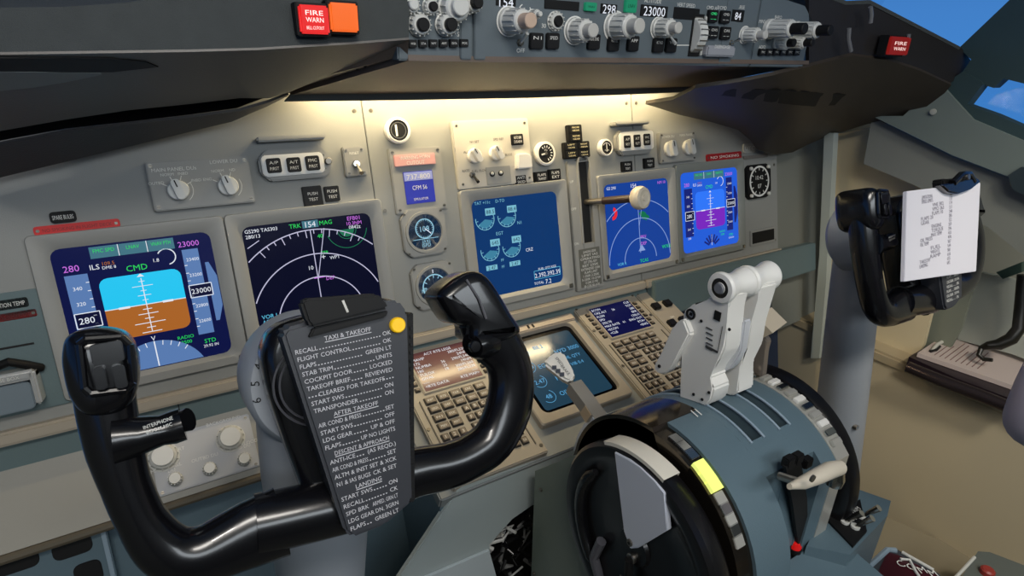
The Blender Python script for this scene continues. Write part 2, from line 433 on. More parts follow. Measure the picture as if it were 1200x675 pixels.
def EIC(b, w, h):
    X = lambda t: (t - .5) * w
    Y = lambda t: (t - .5) * h
    z = .0005; ed = glow('ink_dial', (120, 185, 205)); ef = glow('ink_dial_fill', (62, 128, 158))
    for i, (x, y, n) in enumerate(((.13, .80, '88.5'), (.38, .80, '88.4'), (.15, .48, '645'), (.40, .48, '642'))):
        c = (X(x), Y(y)); R = .0185
        b.ring(c[0], c[1], R - .0012, R, z, z + .0002, ed, 30, -pi * 1.05, .35)
        b.prism([c] + [(c[0] + (R - .003) * math.cos(a), c[1] + (R - .003) * math.sin(a)) for a in [-2.6 + k * .24 for k in range(11)]], z, z + .0002, ef)
        for k in range(7):
            a = -3 + k * .5; b.line(c[0] + R * math.cos(a), c[1] + R * math.sin(a), c[0] + (R - .005) * math.cos(a), c[1] + (R - .005) * math.sin(a), .0009, z + .0003, ed)
        b.box(c[0] + .002, c[0] + .021, c[1] + .006, c[1] + .018, z, z + .0003, ed); b.text(n, c[0] + .0115, c[1] + .012, .007, z + .0005, eK)
    for i, x in enumerate((.15, .42)):
        b.box(X(x) - .011, X(x) + .011, Y(.275), Y(.325), z, z + .0002, ed); b.text('2.47', X(x), Y(.30), .0065, z + .0004, eK); b.text('FF', X(.28), Y(.36 - .07 * i), .005, z, ed)
    b.text('EGT', X(.28), Y(.64), .006, z, ed); b.text('N1', X(.52), Y(.72), .006, z, ed); b.text('TAT +11c', X(.12), Y(.97), .0055, z, ed); b.text('D-TO', X(.32), Y(.97), .0055, z, ed)
    for k, t in enumerate(('2.39', '2.39', '2.39')):
        b.text(t, X(.70 + .11 * k), Y(.125), .0085, z, eW)
    b.text('FUEL QTY KGS', X(.81), Y(.19), .0045, z, eW)
    for (x0, y0, x1, y1) in ((.64, .175, .97, .175), (.64, .085, .97, .085), (.64, .175, .64, .085), (.97, .175, .97, .085)): b.line(X(x0), Y(y0), X(x1), Y(y1), .0007, z, eC)
    b.text('TOTAL', X(.69), Y(.04), .005, z, eW); b.text('7.2', X(.81), Y(.04), .0085, z, eW); b.text('CRZ', X(.61), Y(.42), .006, z, eW)
def display(label, corners, kind, base, grp='flat displays on the instrument panel', bz=(.019, .019, .017, .019), bezm=None):
    m = Mod(MIP, 'display_unit', label, 'display', corners, grp, w=.003)
    w, h = m.W, m.H
    x0, x1, y0, y1 = m.x0 - bz[0], m.x1 + bz[1], m.y0 - bz[2], m.y1 + bz[3]
    O = rrect(x0, x1, y0, y1, .006); I2 = rrect(m.x0, m.x1, m.y0, m.y1, .011); I1 = rrect(m.x0 - .008, m.x1 + .008, m.y0 - .006, m.y1 + .009, .012)
    n = len(O); b = MB(); z1 = .0095
    rows = [[(x, y, .0005) for x, y in O], [(x, y, z1 - .0015) for x, y in O], [(x * .992, y * .992, z1) for x, y in O], [(x, y, z1) for x, y in I1], [(x, y, .0034) for x, y in I2]]
    vs = [p for r in rows for p in r]; fs = []
    for k in range(len(rows) - 1):
        for i in range(n): fs.append((k * n + i, k * n + (i + 1) % n, (k + 1) * n + (i + 1) % n, (k + 1) * n + i))
    b.raw(vs, fs, bezm or module)
    for x in (x0 + .009, x1 - .009):
        b.box(x - .004, x + .004, y0 + .003, y0 + .011, z1, z1 + .0015, screw, .0006); b.cyl(x, y0 + .007, .0024, z1 + .0015, z1 + .0022, chrome, 10)
    m.part('bezel', b)
    s = MB(); s.prism(rrect(m.x0 - .002, m.x1 + .002, m.y0 - .002, m.y1 + .002, .011), .0008, .0030, base)
    s.T = Matrix.Translation((0, 0, .0027))
    kind(s, w, h)
    m.part('screen', s)
    return m
base_nd = mat('nd_base', (3, 4, 10), .16, emit=(9, 11, 34), es=1, spec=.2); base_pfd = mat('pfd_base', (3, 4, 12), .16, emit=(14, 20, 66), es=1, spec=.2)
base_eic = mat('eicas_base', (4, 10, 24), .16, emit=(16, 54, 106), es=1, spec=.2); base_fnd = mat('fond_base', (4, 10, 30), .16, emit=(20, 62, 148), es=1, spec=.2); base_fp = mat('fopfd_base', (6, 14, 40), .16, emit=(34, 92, 214), es=1, spec=.2)
display('flight display with a cyan-over-brown horizon, leftmost screen on the panel', [(62.8, 291), (243.6, 272.6), (273.9, 411), (89, 451)], PFD, base_pfd)
display('dark map display with white range arcs and green weather, behind the checklist', [(281.4, 264), (433.7, 251.4), (447.5, 357), (305.5, 391)], lambda b, w, h: ND(b, w, h, None, glow('ink_arc', (190, 188, 215))), base_nd)
display('blue engine display with four small round gauges, between standby dials and gear lever', [(550.8, 235.6), (652.8, 223.7), (658.3, 330), (565.5, 350)], EIC, base_eic, bz=(.022, .022, .017, .019))
display('blue map display partly behind the gear lever knob', [(706, 216.8), (782, 208.5), (786, 302), (715, 317)], lambda b, w, h: ND(b, w, h, None, glow('ink_arc_blue', (135, 160, 215)), True), base_fnd)
display('blue flight display with azure-over-purple horizon, rightmost screen on the panel', [(796.7, 203), (862.6, 196), (866, 284.3), (801.4, 297.4)], lambda b, w, h: PFD(b, w, h, True), base_fp, bezm=mat('module_paint_shaded', (128, 132, 128), .45, noise=.05, nscale=20))  # module paint with the shade of the right end put into its colour

# ================= knobs
def pointer_knob(mod, name, x, y, z0, r=.011, ang=.3, m=None, ht=.016):
    b = MB(T=Matrix.Rotation(ang, 4, 'Z'))
    b.cyl(0, 0, r, 0, ht * .45, m or knobw, 24, .001)
    b.prism(rrect(-r * .42, r * .42, -r * .95, r * 1.1, r * .3), ht * .4, ht, m or knobw, .0012)
    b.box(-r * .06, r * .06, r * .3, r * 1.0, ht, ht + .0004, blackm)
    o = b.build(name, mod.e); o.matrix_local = Matrix.Translation((x, y, z0)); return o
def round_knob(mod, name, x, y, z0, r, ht, m=None, r2=None, top=None):
    b = MB(); mm = m or knobw
    tb = [(0, 0), (r * 1.12, 0), (r * 1.12, ht * .15), (r, ht * .2), (r * .93, ht - .0015), (r * .82, ht), (0, ht)]
    b.lathe(tb, mm, 28)
    for k in range(14):
        a = 2 * pi * k / 14; b.box(-.0006, .0006, -.0004, .0006, ht * .22, ht * .9, mm, T=Matrix.Translation((r * math.cos(a), r * math.sin(a), 0)) @ Matrix.Rotation(a, 4, 'Z'))
    if top and not r2: b.cyl(0, 0, r * .6, ht, ht + .0006, top, 20)
    o = b.build(name, mod.e); o.matrix_local = Matrix.Translation((x, y, z0))
    if r2: cb = MB(); cb.cyl(0, 0, r2, ht, ht * 1.5, top or mm, 24, .001); cb.build('knob_cap', o)
    return o
def toggle(mod, x, y, z0, lean=.5, sc=1.0, m=None):
    b = MB(); b.cyl(0, 0, .0042 * sc, 0, .0015 * sc, screw, 6); b.cyl(0, 0, .003 * sc, .0015 * sc, .004 * sc, chrome, 14)
    p = [(0, .0, .003 * sc), (0, lean * .006 * sc, .009 * sc), (0, lean * .012 * sc, .015 * sc)]
    b.tube(p, [.0012 * sc, .0016 * sc, .0022 * sc], m or chrome, 10)
    o = b.build('toggle_switch', mod.e); o.matrix_local = Matrix.Translation((x, y, z0)); return o
def push(mod, x0, x1, y0, y1, z0, t=None, t2=None, ht=.004, name='push_button', ink=None, m=None, parent=None):
    b = MB(); b.prism(rrect(x0, x1, y0, y1, min(x1 - x0, y1 - y0) * .1, 2), z0, z0 + ht, m or key, .0008)
    cx, cy = (x0 + x1) / 2, (y0 + y1) / 2
    if t: b.text(t, cx, cy + (y1 - y0) * (.2 if t2 else 0), (y1 - y0) * (.22 if t2 else .30), z0 + ht + .0002, ink or white, fit=(x1 - x0) * .62)
    if t2: b.text(t2, cx, cy - (y1 - y0) * .2, (y1 - y0) * .22, z0 + ht + .0002, ink or white, fit=(x1 - x0) * .62)
    return b.build(name, parent or mod.e)

# ================= left display-select panel
m = Mod(MIP, 'selector_panel', 'grey selector panel with two white pointer knobs above the leftmost screen', 'control panel', [(172, 196), (291, 177), (298, 238), (180, 247)], w=.012)
b = MB(); b.box(m.x0, m.x1, m.y0, m.y1, .0005, .012, module, .0015); screws(b, m.x0, m.x1, m.y0, m.y1, .012)
T = .0123
b.text('MAIN PANEL DUs', *m.L(204, 198), .0048, T, white); b.text('LOWER DU', *m.L(262, 189), .0048, T, white)
for i, (x, y) in enumerate(((209, 223), (267, 218))):
    c = m.L(x, y)
    for k, t in enumerate((('OUTBD PFD', 'NORM', 'INBD EICAS', 'INBD MFD') if i == 0 else ('ENG PRI', 'NORM', 'ND'))):
        a = math.radians(150 - 40 * k); b.line(c[0] + .013 * math.cos(a), c[1] + .013 * math.sin(a), c[0] + .019 * math.cos(a), c[1] + .019 * math.sin(a), .0009, T, white)
        b.text(t.split()[0], c[0] + .026 * math.cos(a), c[1] + .022 * math.sin(a), .0038, T, white)
    b.ring(c[0], c[1], .0165, .0172, T, T + .0002, white, 20, -.9, .5)
m.part('body', b)
for i, (x, y) in enumerate(((209, 223), (267, 218))): pointer_knob(m, 'pointer_knob', *m.L(x, y), .012, .0125, .25, ht=.017)

# ================= annunciator light modules
def annun(label, pts, wins, bar, lows, hood, nm, grp):
    m = Mod(MIP, 'annunciator_module', label, 'warning light panel', pts, grp, w=.012)
    b = MB(); b.prism(octo(m.x0, m.x1, m.y0, m.y1, .012), .0005, .012, module, .002)
    screws(b, m.x0, m.x1, m.y0, m.y1, .0121, .0022, .012); m.part('body', b)
    b = MB(); r = m.R(bar, .02); b.box(r[0], r[1], r[2], r[3], .0005, .020, module, .002); m.part('top_bar', b)
    f = MB(); q = m.R([(wins[0][0] - 4, wins[0][1] - 4), (wins[-1][2] + 4, wins[-1][1] - 5), (wins[-1][2] + 4, wins[-1][3] + 4), (wins[0][0] - 4, wins[0][3] + 5)], .016)
    f.prism(octo(q[0], q[1], q[2], q[3], .004), .012, .0155, whitep, .001); wf = m.part('window_frame', f)
    for (x0, y0, x1, y1), t in zip(wins, nm):
        q = m.R([(x0, y0), (x1, y1)], .0165)
        o = push(m, q[0], q[1], min(q[2], q[3]), max(q[2], q[3]), .0145, t[0], t[1], .003, 'warning_light', parent=wf)
    for pts2 in lows:
        q = m.R(pts2, .006); b = MB(); b.box(q[0], q[1], q[2], q[3], .0005, .006, key, .001); 
        b.text('PUSH', (q[0] + q[1]) / 2, (q[2] + q[3]) / 2 + .004, .0045, .0063, white); b.text('TEST', (q[0] + q[1]) / 2, (q[2] + q[3]) / 2 - .004, .0045, .0063, white)
        m.part('test_button', b)
    if hood:
        t = MB(); q = m.L(*hood); t.cyl(q[0], q[1], .005, .012, .018, screw, 14, .001); m.part('dimmer_knob', t)
    return m
annun('three black warning windows under a bar, left of the blue placard', [(300, 178), (386, 170), (392, 206), (308, 214)], [(311, 186, 331, 202), (335, 185, 354, 201), (357, 183, 376, 199)], [(301, 160), (382, 157), (382, 163), (301, 166)], [[(354, 219), (377, 217), (379, 241), (357, 243)], [(380, 219), (397, 217), (399, 235), (382, 237)]], (384, 189), (('A/P', 'P/RST'), ('A/T', 'P/RST'), ('FMC', 'P/RST')), 'warning light modules')
annun('three black warning windows under a bar, right of the gear lever', [(722, 154), (765, 149), (768, 178), (725, 184)], [(731, 159, 739.5, 173), (742.5, 158, 751, 172), (754, 157, 762.5, 170)], [(722, 144), (762, 139), (762, 144), (722, 148)], [[(729, 190), (741, 188), (742, 200), (730, 202)], [(755, 186), (767, 184), (768, 196), (756, 198)]], None, (('A/P', 'RST'), ('A/T', 'RST'), ('FMC', 'RST')), 'warning light modules')
# ================= small toggle plate
m = Mod(MIP, 'switch_plate', 'small pale plate with one toggle switch, beside the left warning windows', 'switch', [(401, 173), (427, 170), (431, 205), (406, 208)], w=.008)
b = MB(); b.box(m.x0, m.x1, m.y0, m.y1, .0005, .008, module, .0015); screws(b, m.x0, m.x1, m.y0, m.y1, .008, .0018, .005); b.text('RESET', 0, .012, .004, .0083, white); m.part('plate', b)
toggle(m, 0, -.004, .008, -.8, 1.5)
# ================= placard plate
m = Mod(MIP, 'placard_plate', 'pale plate holding a pink strip and a blue placard card', 'placard', [(455, 176), (517, 169), (524, 244), (465, 252)], w=.006)
b = MB(); b.box(m.x0, m.x1, m.y0, m.y1, .0005, .006, module, .0015); screws(b, m.x0, m.x1, m.y0, m.y1, .006, .0025, .006); m.part('plate', b)
b = MB(); q = m.R([(461, 183), (509, 178), (511, 192), (463, 196)], .008); b.box(*q, .006, .009, mat('pink_label', (214, 160, 158), .5), .001); b.text('WARNING HORN', (q[0] + q[1]) / 2, (q[2] + q[3]) / 2 + .004, .006, .0093, white, fit=.05); b.text('CUTOUT', (q[0] + q[1]) / 2, (q[2] + q[3]) / 2 - .004, .006, .0093, white, fit=.03); m.part('pink_strip', b)
b = MB(); q = m.R([(472, 202), (507, 199), (510, 236), (477, 240)], .007); b.box(*q, .006, .0075, mat('blue_card', (30, 44, 178), .45), .0004)
cx, cy = (q[0] + q[1]) / 2, (q[2] + q[3]) / 2
b.box(q[0] + .001, q[1] - .001, q[3] - .014, q[3] - .001, .0075, .0078, mat('card_band', (150, 160, 225), .5)); b.text('737-800', cx, q[3] - .008, .008, .008, white, fit=(q[1] - q[0]) * .8); b.text('CFM 56', cx, cy, .007, .0078, white, fit=(q[1] - q[0]) * .5); b.text('SIMULATOR', cx, q[2] + .007, .004, .0078, white, fit=(q[1] - q[0]) * .5)
m.part('blue_card', b)
# ================= round standby dials
def dial(label, c, half, rot, face, r, bez, name='standby_gauge', grp='round standby dials'):
    m = Mod(MIP, name, label, 'gauge', (MIP.uv(*c, .006)[0] - half, MIP.uv(*c, .006)[0] + half, MIP.uv(*c, .006)[1] - half, MIP.uv(*c, .006)[1] + half), grp)
    b = MB()
    if bez == 'oct':
        b.prism(octo(-half, half, -half, half, half * .32), .0005, .010, module, .0015)
        b.ring(0, 0, r, r * 1.14, .009, .013, module, 40); screws(b, -half, half, -half, half, .010, .0022, half * .17)
    else:
        b.ring(0, 0, r * .98, r * 1.28, .0005, .009, whitep, 40); b.ring(0, 0, r * 1.0, r * 1.12, .009, .011, whitep, 40)
    m.part('bezel', b)
    f = MB(); f.cyl(0, 0, r * 1.02, .0005, .0095, blackm, 40); f.T = Matrix.Translation((0, 0, .0097)); face(f, r); m.part('dial_face', f)
    return m
ein = glow('ink_standby', (150, 200, 220)); ebs = mat('standby_base', (4, 10, 20), .15, emit=(14, 40, 66), es=1)
def att(f, r):
    f.cyl(0, 0, r * .97, 0, .0003, ebs, 36); f.ring(0, r * .2, r * .50, r * .55, .0003, .0006, ein, 32)
    for k in range(24):
        a = 2 * pi * k / 24; f.line(r * .5 * math.cos(a), r * .2 + r * .5 * math.sin(a), r * .42 * math.cos(a), r * .2 + r * .42 * math.sin(a), .0006, .0003, ein)
    f.line(-r * .75, -r * .36, r * .75, -r * .36, .0009, .0003, ein); f.text('ISFD', 0, -r * .7, .006, .0004, ein); f.text('108', 0, r * .2, .009, .0004, ein)
    f.line(0, r * .2, r * .35, -r * .1, .0013, .0004, eW); f.text('29.92', 0, -r * .5, .005, .0004, ein)
def comp(f, r):
    f.cyl(0, 0, r * .97, 0, .0003, ebs, 36); f.ring(0, -r * .08, r * .66, r * .72, .0003, .0006, ein, 36)
    for k in range(12):
        a = 2 * pi * k / 12; f.line(r * .66 * math.cos(a), -r * .08 + r * .66 * math.sin(a), r * .5 * math.cos(a), -r * .08 + r * .5 * math.sin(a), .0011, .0003, ein)
    f.line(-r * .1, -r * .1, r * .4, r * .05, .002, .0004, eW); f.line(0, r * .7, 0, r * .9, .0012, .0004, eW); f.text('NDB', -r * .5, -r * .2, .006, .0004, ein)
dial('upper round standby dial with a fine white scale, under the blue placard', (497, 272), .0375, 0, att, .029, 'oct')
dial('lower round standby dial with a bearing rose, beside the checklist', (508, 334), .0375, 0, comp, .029, 'oct')
def gface(f, r):
    f.box(-r * .32, -r * .12, -r * .55, r * .55, 0, .0006, white, .0002); f.ring(0, 0, r * .72, r * .8, 0, .0003, screw, 28)
dial('small round gauge with one white bar, left of the knob plate', (466, 153), .017, 0, gface, .0155, 'rnd', 'small_gauge', 'small round gauges on the panel top')
def bface(f, r):
    for k in range(9):
        a = -1.2 + k * .42; f.line(r * .6 * math.cos(a), r * .6 * math.sin(a), r * .85 * math.cos(a), r * .85 * math.sin(a), .0016, .0002, white)
    f.line(0, 0, -r * .6, -r * .1, .003, .0004, white); f.cyl(0, 0, r * .16, 0, .0012, screw, 14); f.text('PSI', 0, r * .35, .004, .0003, white)
dial('black pressure gauge with white needle, left of stacked black lights', (638.5, 180), .020, 0, bface, .0165, 'rnd', 'small_gauge', 'small round gauges on the panel top')
def cface(f, r):
    f.line(0, -r * .6, 0, r * .7, .0016, .0002, white); f.ring(0, 0, r * .65, r * .75, 0, .0003, white, 24, .3, 2.6); f.text('FLAPS', 0, -r * .4, .003, .0003, white)
dial('small black gauge between stacked black lights and right warning windows', (709.5, 173), .016, 0, cface, .0125, 'rnd', 'small_gauge', 'small round gauges on the panel top')
# ================= engine control plate
m = Mod(MIP, 'knob_panel', 'white-lit plate with two pointer knobs above the engine display', 'control panel', [(526, 143), (617, 137), (627, 213), (541, 222)], w=.008)
b = MB(); b.box(m.x0, m.x1, m.y0, m.y1, .0005, .008, mat('pale_plate', (186, 182, 172), .45), .0015); screws(b, m.x0, m.x1, m.y0, m.y1, .008, .0022, .008)
for t, x, y in (('N1 SET', 556, 166), ('SPD REF', 584, 163), ('FUEL FLOW', 562, 200), ('RATE', 546, 200), ('USED', 578, 206), ('AUTO', 548, 178), ('BUGS', 596, 181)): b.text(t, *m.L(x, y), .0042, .0083, mat('print_dark', (60, 60, 60), .6))
q = m.R([(569, 197), (598, 193), (600, 214), (572, 217)], .01); b.box(*q, .008, .0095, module, .0008)
m.part('plate', b)
for x, y in ((555, 183), (580, 180)): pointer_knob(m, 'pointer_knob', *m.L(x, y), .008, .012, .5, ht=.018, m=whitep)
toggle(m, *m.L(553, 205), .008, -.8, 1.3, blackm)
for x, y in ((576, 204), (586, 203)):
    c = m.L(x, y); t = MB(); t.cyl(c[0], c[1], .0045, .0095, .012, blackm, 16); t.cyl(c[0] - .0008, c[1] + .0008, .0028, .012, .0145, knobw, 12, .001); m.part('push_button', t)
g = MB(); q = m.R([(603, 181), (621, 178), (625, 196), (607, 199)], .016); g.prism([(q[0], q[2]), (q[1], q[2]), (q[1], q[3] - .004), (q[1] - .008, q[3]), (q[0] + .004, q[3])], .008, .018, whitep, .002); m.part('switch_guard', g, label='white switch guard')
def legend(label, pts, t, grp='black legend lights around the knob plate', w=.007):
    m = Mod(MIP, 'legend_light', label, 'warning light', pts, grp, w=w)
    b = MB(); b.box(m.x0, m.x1, m.y0, m.y1, .0005, w, blackm, .001); m.part('housing', b)
    f = MB(); f.box(m.x0 + .002, m.x1 - .002, m.y0 + .002, m.y1 - .002, w, w + .0012, key, .0004)
    k = len(t)
    for i, s in enumerate(t): f.text(s, 0, (m.H * .5) * ((k - 1) / 2 - i) * .75, m.H * (.26 if k > 1 else .4), w + .0014, white, fit=m.W * .62)
    m.part('legend_face', f)
legend('small black legend light set high on the white-lit knob plate', [(598.5, 158), (613, 156), (614, 169), (600, 171)], ('AUTO BRK', 'DISARM'), w=.010)
legend('black legend light just under the white switch guard', [(602, 205), (617, 203), (618, 216), (604, 218)], ('ANTI', 'SKID'))
legend('black legend light under the pressure gauge, left of its neighbour', [(626, 202), (642, 200), (643, 212), (628, 214)], ('FLAPS', 'TRANSIT'))
legend('black legend light under the pressure gauge, next to the gear lever slot', [(643, 199), (657, 197), (658, 210), (644.5, 212)], ('FLAPS', 'EXT'))
# ================= gear lights
m = Mod(MIP, 'gear_light_block', 'stepped block of six black lights above the gear lever', 'warning light panel', [(662, 146), (692, 146), (692, 187), (662, 187)], w=.010)
b = MB(); q = m.R([(666, 147), (682, 145), (683, 166), (667, 168)], .01); q2 = m.R([(661, 168), (691, 164), (692, 183), (663, 187)], .01)
b.box(q[0], q[1], q2[3] - .001, q[3], .0005, .010, blackm, .0012); b.box(*q2, .0005, .010, blackm, .0012); m.part('housing', b)
def gl(x0, x1, y0, y1, t):
    push(m, x0, x1, y0, y1, .010, t, 'GEAR', .0015, 'gear_light', ink=mat('legend_cream', (226, 214, 170), .5))
hh = (q[3] - q2[3]) / 2
for k in range(2): gl(q[0] + .003, q[1] - .003, q2[3] + hh * k + .001, q2[3] + hh * (k + 1) - .001, 'NOSE')
hw = (q2[1] - q2[0]) / 2; hv = (q2[3] - q2[2]) / 2
for i in range(2):
    for k in range(2): gl(q2[0] + hw * i + .002, q2[0] + hw * (i + 1) - .002, q2[2] + hv * k + .001, q2[2] + hv * (k + 1) - .001, ('LEFT', 'RIGHT')[i])
# ================= gear lever
m = Mod(MIP, 'gear_lever', 'landing gear lever with round pale knob, standing out of its slotted plate', 'lever', [(664, 190), (699, 186), (706, 336), (678, 341)], w=.008)
sx0, sx1, sy0, sy1 = m.R([(678, 193), (692, 191), (694, 284), (683, 286)], .008)
b = MB()
b.box(m.x0, sx0, m.y0, m.y1, .0005, .008, module, .0012); b.box(sx1, m.x1, m.y0, m.y1, .0005, .008, module, .0012)
b.box(sx0, sx1, m.y0, sy0, .0005, .008, module); b.box(sx0, sx1, sy1 + .004, m.y1, .0005, .008, module)
b.ring((sx0 + sx1) / 2, sy1, (sx1 - sx0) / 2, (sx1 - sx0) / 2 + .0035, .008, .0105, module, 24, 0, pi)
for sg in (sx0 - .0035, sx1): b.box(sg, sg + .0035, sy0, sy1, .008, .0105, module)
for t, y in (('UP', .085), ('OFF', .035), ('DN', -.03)): b.text(t, m.x0 + .006, y, .005, .0083, white)
m.part('slot_plate', b)
b = MB(); b.box(sx0, sx1, sy0, sy1 + .008, .0002, .001, darkhole); m.part('slot', b)
b = MB(); q = m.R([(679, 292), (703, 289), (705, 333), (681, 337)], .009); b.box(*q, .008, .0092, mat('placard_grey', (98, 98, 92), .5), .0004)
for k, t in enumerate(('LANDING GEAR', 'LIMIT IAS', 'OPERATING', 'EXT 270K-.82M', 'RET 235K', 'EXTENDED 320K', 'FLAPS LIMIT', '1-250K 2-250K', '5-250K 10-210K', '15-200K 25-190K', '30-175K 40-162K')):
    b.text(t, (q[0] + q[1]) / 2, q[3] - .006 - .0066 * k, .0048, .0095, white, fit=(q[1] - q[0]) * (.62 + .3 * ((k * 7) % 3) / 2))
m.part('speed_placard', b)
# arm reaches out of the slot towards the pilots, ending in the wheel-shaped knob
p0 = MIP.pt(*MIP.uv(688, 238), .0); 
def mip_w(x, y, w): return MIP.pt(*MIP.uv(x, y, w), w)
Minv = m.e.matrix_world.inverted()
base = Minv @ mip_w(686, 237, .0); tip = Minv @ mip_w(750, 232, .105)
b = MB(); d = tip - base
path = [base + d * t for t in (0, .25, .5, .75, 1)]
b.tube([base, base + d * .2, base + d * .36], [.0055, .006, .0065], steel, 14); b.tube([base + d * .34, base + d * .7, tip], [.0070, .0074, .0066], mat('arm_brown', (52, 36, 30), .4), 14); m.part('lever_arm', b)
kn = MB(); zd = d.normalized(); Mx = Matrix.Translation(tip) @ zd.to_track_quat('Z', 'Y').to_matrix().to_4x4()
kn.T = Matrix.Translation(tip) @ Vector((.15, .0, 1)).normalized().to_track_quat('Z', 'Y').to_matrix().to_4x4()
kn.lathe([(0, -.011), (.012, -.011), (.0185, -.009), (.021, -.004), (.021, .004), (.0185, .009), (.014, .0105), (.0125, .0095), (.006, .0095), (.005, .0115), (0, .0115)], mat('gear_knob', (205, 196, 178), .3), 36)
m.part('wheel_knob', kn)
# ================= right lighting knobs
m = Mod(MIP, 'selector_panel', 'pale selector panel with two round knobs, right of the right-hand warning windows', 'control panel', [(772, 157), (813, 152), (817, 187), (776, 192)], w=.010)
b = MB(); b.box(m.x0, m.x1, m.y0, m.y1, .0005, .010, module, .0015); screws(b, m.x0, m.x1, m.y0, m.y1, .010)
b.text('LOWER DU', *m.L(783, 160), .005, .0103, white); b.text('MAIN PANEL', *m.L(804, 158), .005, .0103, white); m.part('body', b)
for x, y in ((784, 175), (805.5, 173)): pointer_knob(m, 'pointer_knob', *m.L(x, y), .010, .0155, .2, ht=.017)
# ================= red strips and little placards
def strip(label, pts, m0=red, t=None, nm='warning_strip', grp='red strips on the panel', cat='strip', ends=True):
    m = Mod(MIP, nm, label, cat, pts, grp, w=.004)
    b = MB(); b.prism(rrect(m.x0, m.x1, m.y0, m.y1, min(m.H, m.W) * .25, 3), .0005, .004, m0, .0008)
    if t: b.text(t, 0, 0, m.H * .4, .0043, white if m0 is not red else mat('red_print', (120, 8, 10), .5), fit=m.W * .8)
    m.part('label_face', b)
    if ends and m.W > .03:
        for x in (m.x0 + .004, m.x1 - .004):
            s = MB(); s.cyl(x, 0, .0018, .004, .0046, screw, 10); m.part('rivet', s)
strip('long red strip above the leftmost screen', [(38, 266), (140, 256), (141, 266), (40, 277)], t='NO SMOKING IN FLIGHT DECK')
strip('red strip at the left edge above the steel bracket', [(-20, 368), (44, 363), (45, 373), (-18, 379)], t='REMOVE BEFORE FLIGHT')
strip('dark red strip above the rightmost screen', [(828, 181), (869, 177), (870, 185), (829, 190)], m0=mat('red_strip_dim', (150, 24, 32), .5), t='NO SMOKING')
strip('small black placard above the long red strip', [(57, 249), (88, 246), (90, 259), (59, 263)], blackm, 'SPARE BULBS', 'black_placard', 'black placards', 'placard', False)
strip('black placard at the left edge above the red strip there', [(-20, 353), (34, 348), (35, 361), (-19, 367)], blackm, 'CAUTION TEMP', 'black_placard', 'black placards', 'placard', False)
strip('small white tag at the top right corner of the panel above the clock', [(871, 169), (885, 167), (886, 178), (872, 180)], mat('tag_grey', (168, 168, 164), .5), 'UTC', 'white_tag', None, 'placard', False)
strip('thin grey strip between the white tag and the clock', [(872, 183), (900, 180), (900, 184), (872, 187)], mat('strip_grey', (112, 108, 104), .5), None, 'grey_strip', None, 'strip', False)
# framed black placard
m = Mod(MIP, 'framed_placard', 'black framed placard at the right end under the clock', 'placard', [(879, 270), (908, 266), (909, 283), (881, 288)], w=.004)
b = MB(); b.box(m.x0, m.x1, m.y0, m.y1, .0005, .004, module, .001); m.part('frame', b)
b = MB(); b.box(m.x0 + .005, m.x1 - .005, m.y0 + .005, m.y1 - .005, .004, .0048, blackm); m.part('placard_face', b)
# clock
m = Mod(MIP, 'panel_clock', 'black digital clock with white markings at the right end of the panel', 'clock', [(874, 194), (903, 191), (905, 230), (877, 234)], w=.012)
b = MB(); b.prism(octo(m.x0, m.x1, m.y0, m.y1, .014), .0005, .012, blackm, .002); m.part('case', b)
f = MB(); R = m.W * .40; f.ring(0, 0, R * .88, R, .012, .0125, white, 32)
for k in range(12):
    a = 2 * pi * k / 12; f.line(R * .7 * math.cos(a), R * .7 * math.sin(a), R * .85 * math.cos(a), R * .85 * math.sin(a), .002, .012, white)
f.text('10:42', 0, R * .25, .010, .0123, white); f.text('07', 0, -R * .3, .010, .0123, white); m.part('clock_face', f)
for sx in (-1, 1):
    for sy in (-1, 1):
        t = MB(); t.cyl(sx * (m.W / 2 - .013), sy * (m.H / 2 - .008), .004, .012, .017, knobw, 12, .001); m.part('push_button', t)
# print on the panel
# ================= far-left sub panel with steel bracket
m = Mod(MIP, 'side_pocket', 'teal-grey raised panel at the left edge with grooves and a polished steel bracket', 'panel', [(-70, 352), (62, 338), (80, 475), (-60, 505)], w=.010)
b = MB(); b.box(m.x0, m.x1, m.y0, m.y1, .0005, .004, teal, .001)
b.T = Matrix.Translation((0, 0, .0035))
for (p0, p1) in (((-40, 412), (40, 402)), ((-40, 440), (50, 428))):
    a0 = m.L(*p0, .004); a1 = m.L(*p1, .004); b.box(a0[0], a1[0], a1[1] - .0012, a1[1] + .0012, 0, .0012, darkhole)
m.part('body', b)
k = MB(); a0 = m.L(-30, 452, .03); a1 = m.L(42, 440, .03)
chrome_l = mat('bracket_steel', (206, 206, 204), .25, metal=.5)
k.box(a0[0], a1[0], a1[1] - .004, a1[1] + .008, .004, .030, chrome_l, .003)
k.box(a1[0] - .006, a1[0], a1[1] - .034, a1[1] + .006, .004, .032, chrome_l, .002)
k.prism(rrect(a0[0], a1[0] - .008, a1[1] - .04, a1[1] - .006, .006), .004, .022, mat('bracket_grey', (120, 132, 140), .35), .003)
for q in range(2): k.text('STOWAGE BOX', a1[0] - .034, a1[1] + .002, .004, .0303, white)
m.part('steel_bracket', k)
h = MB(); c0 = m.L(-20, 432, .03); c1 = m.L(44, 426, .02)
h.tube([(c0[0], c0[1] - .004, .026), (c0[0] * .5 + c1[0] * .5, c0[1] + .002, .030), (c1[0] - .010, c1[1] + .002, .024), (c1[0], c1[1] - .008, .008)], .005, blackm, 10); m.part('black_strap', h)
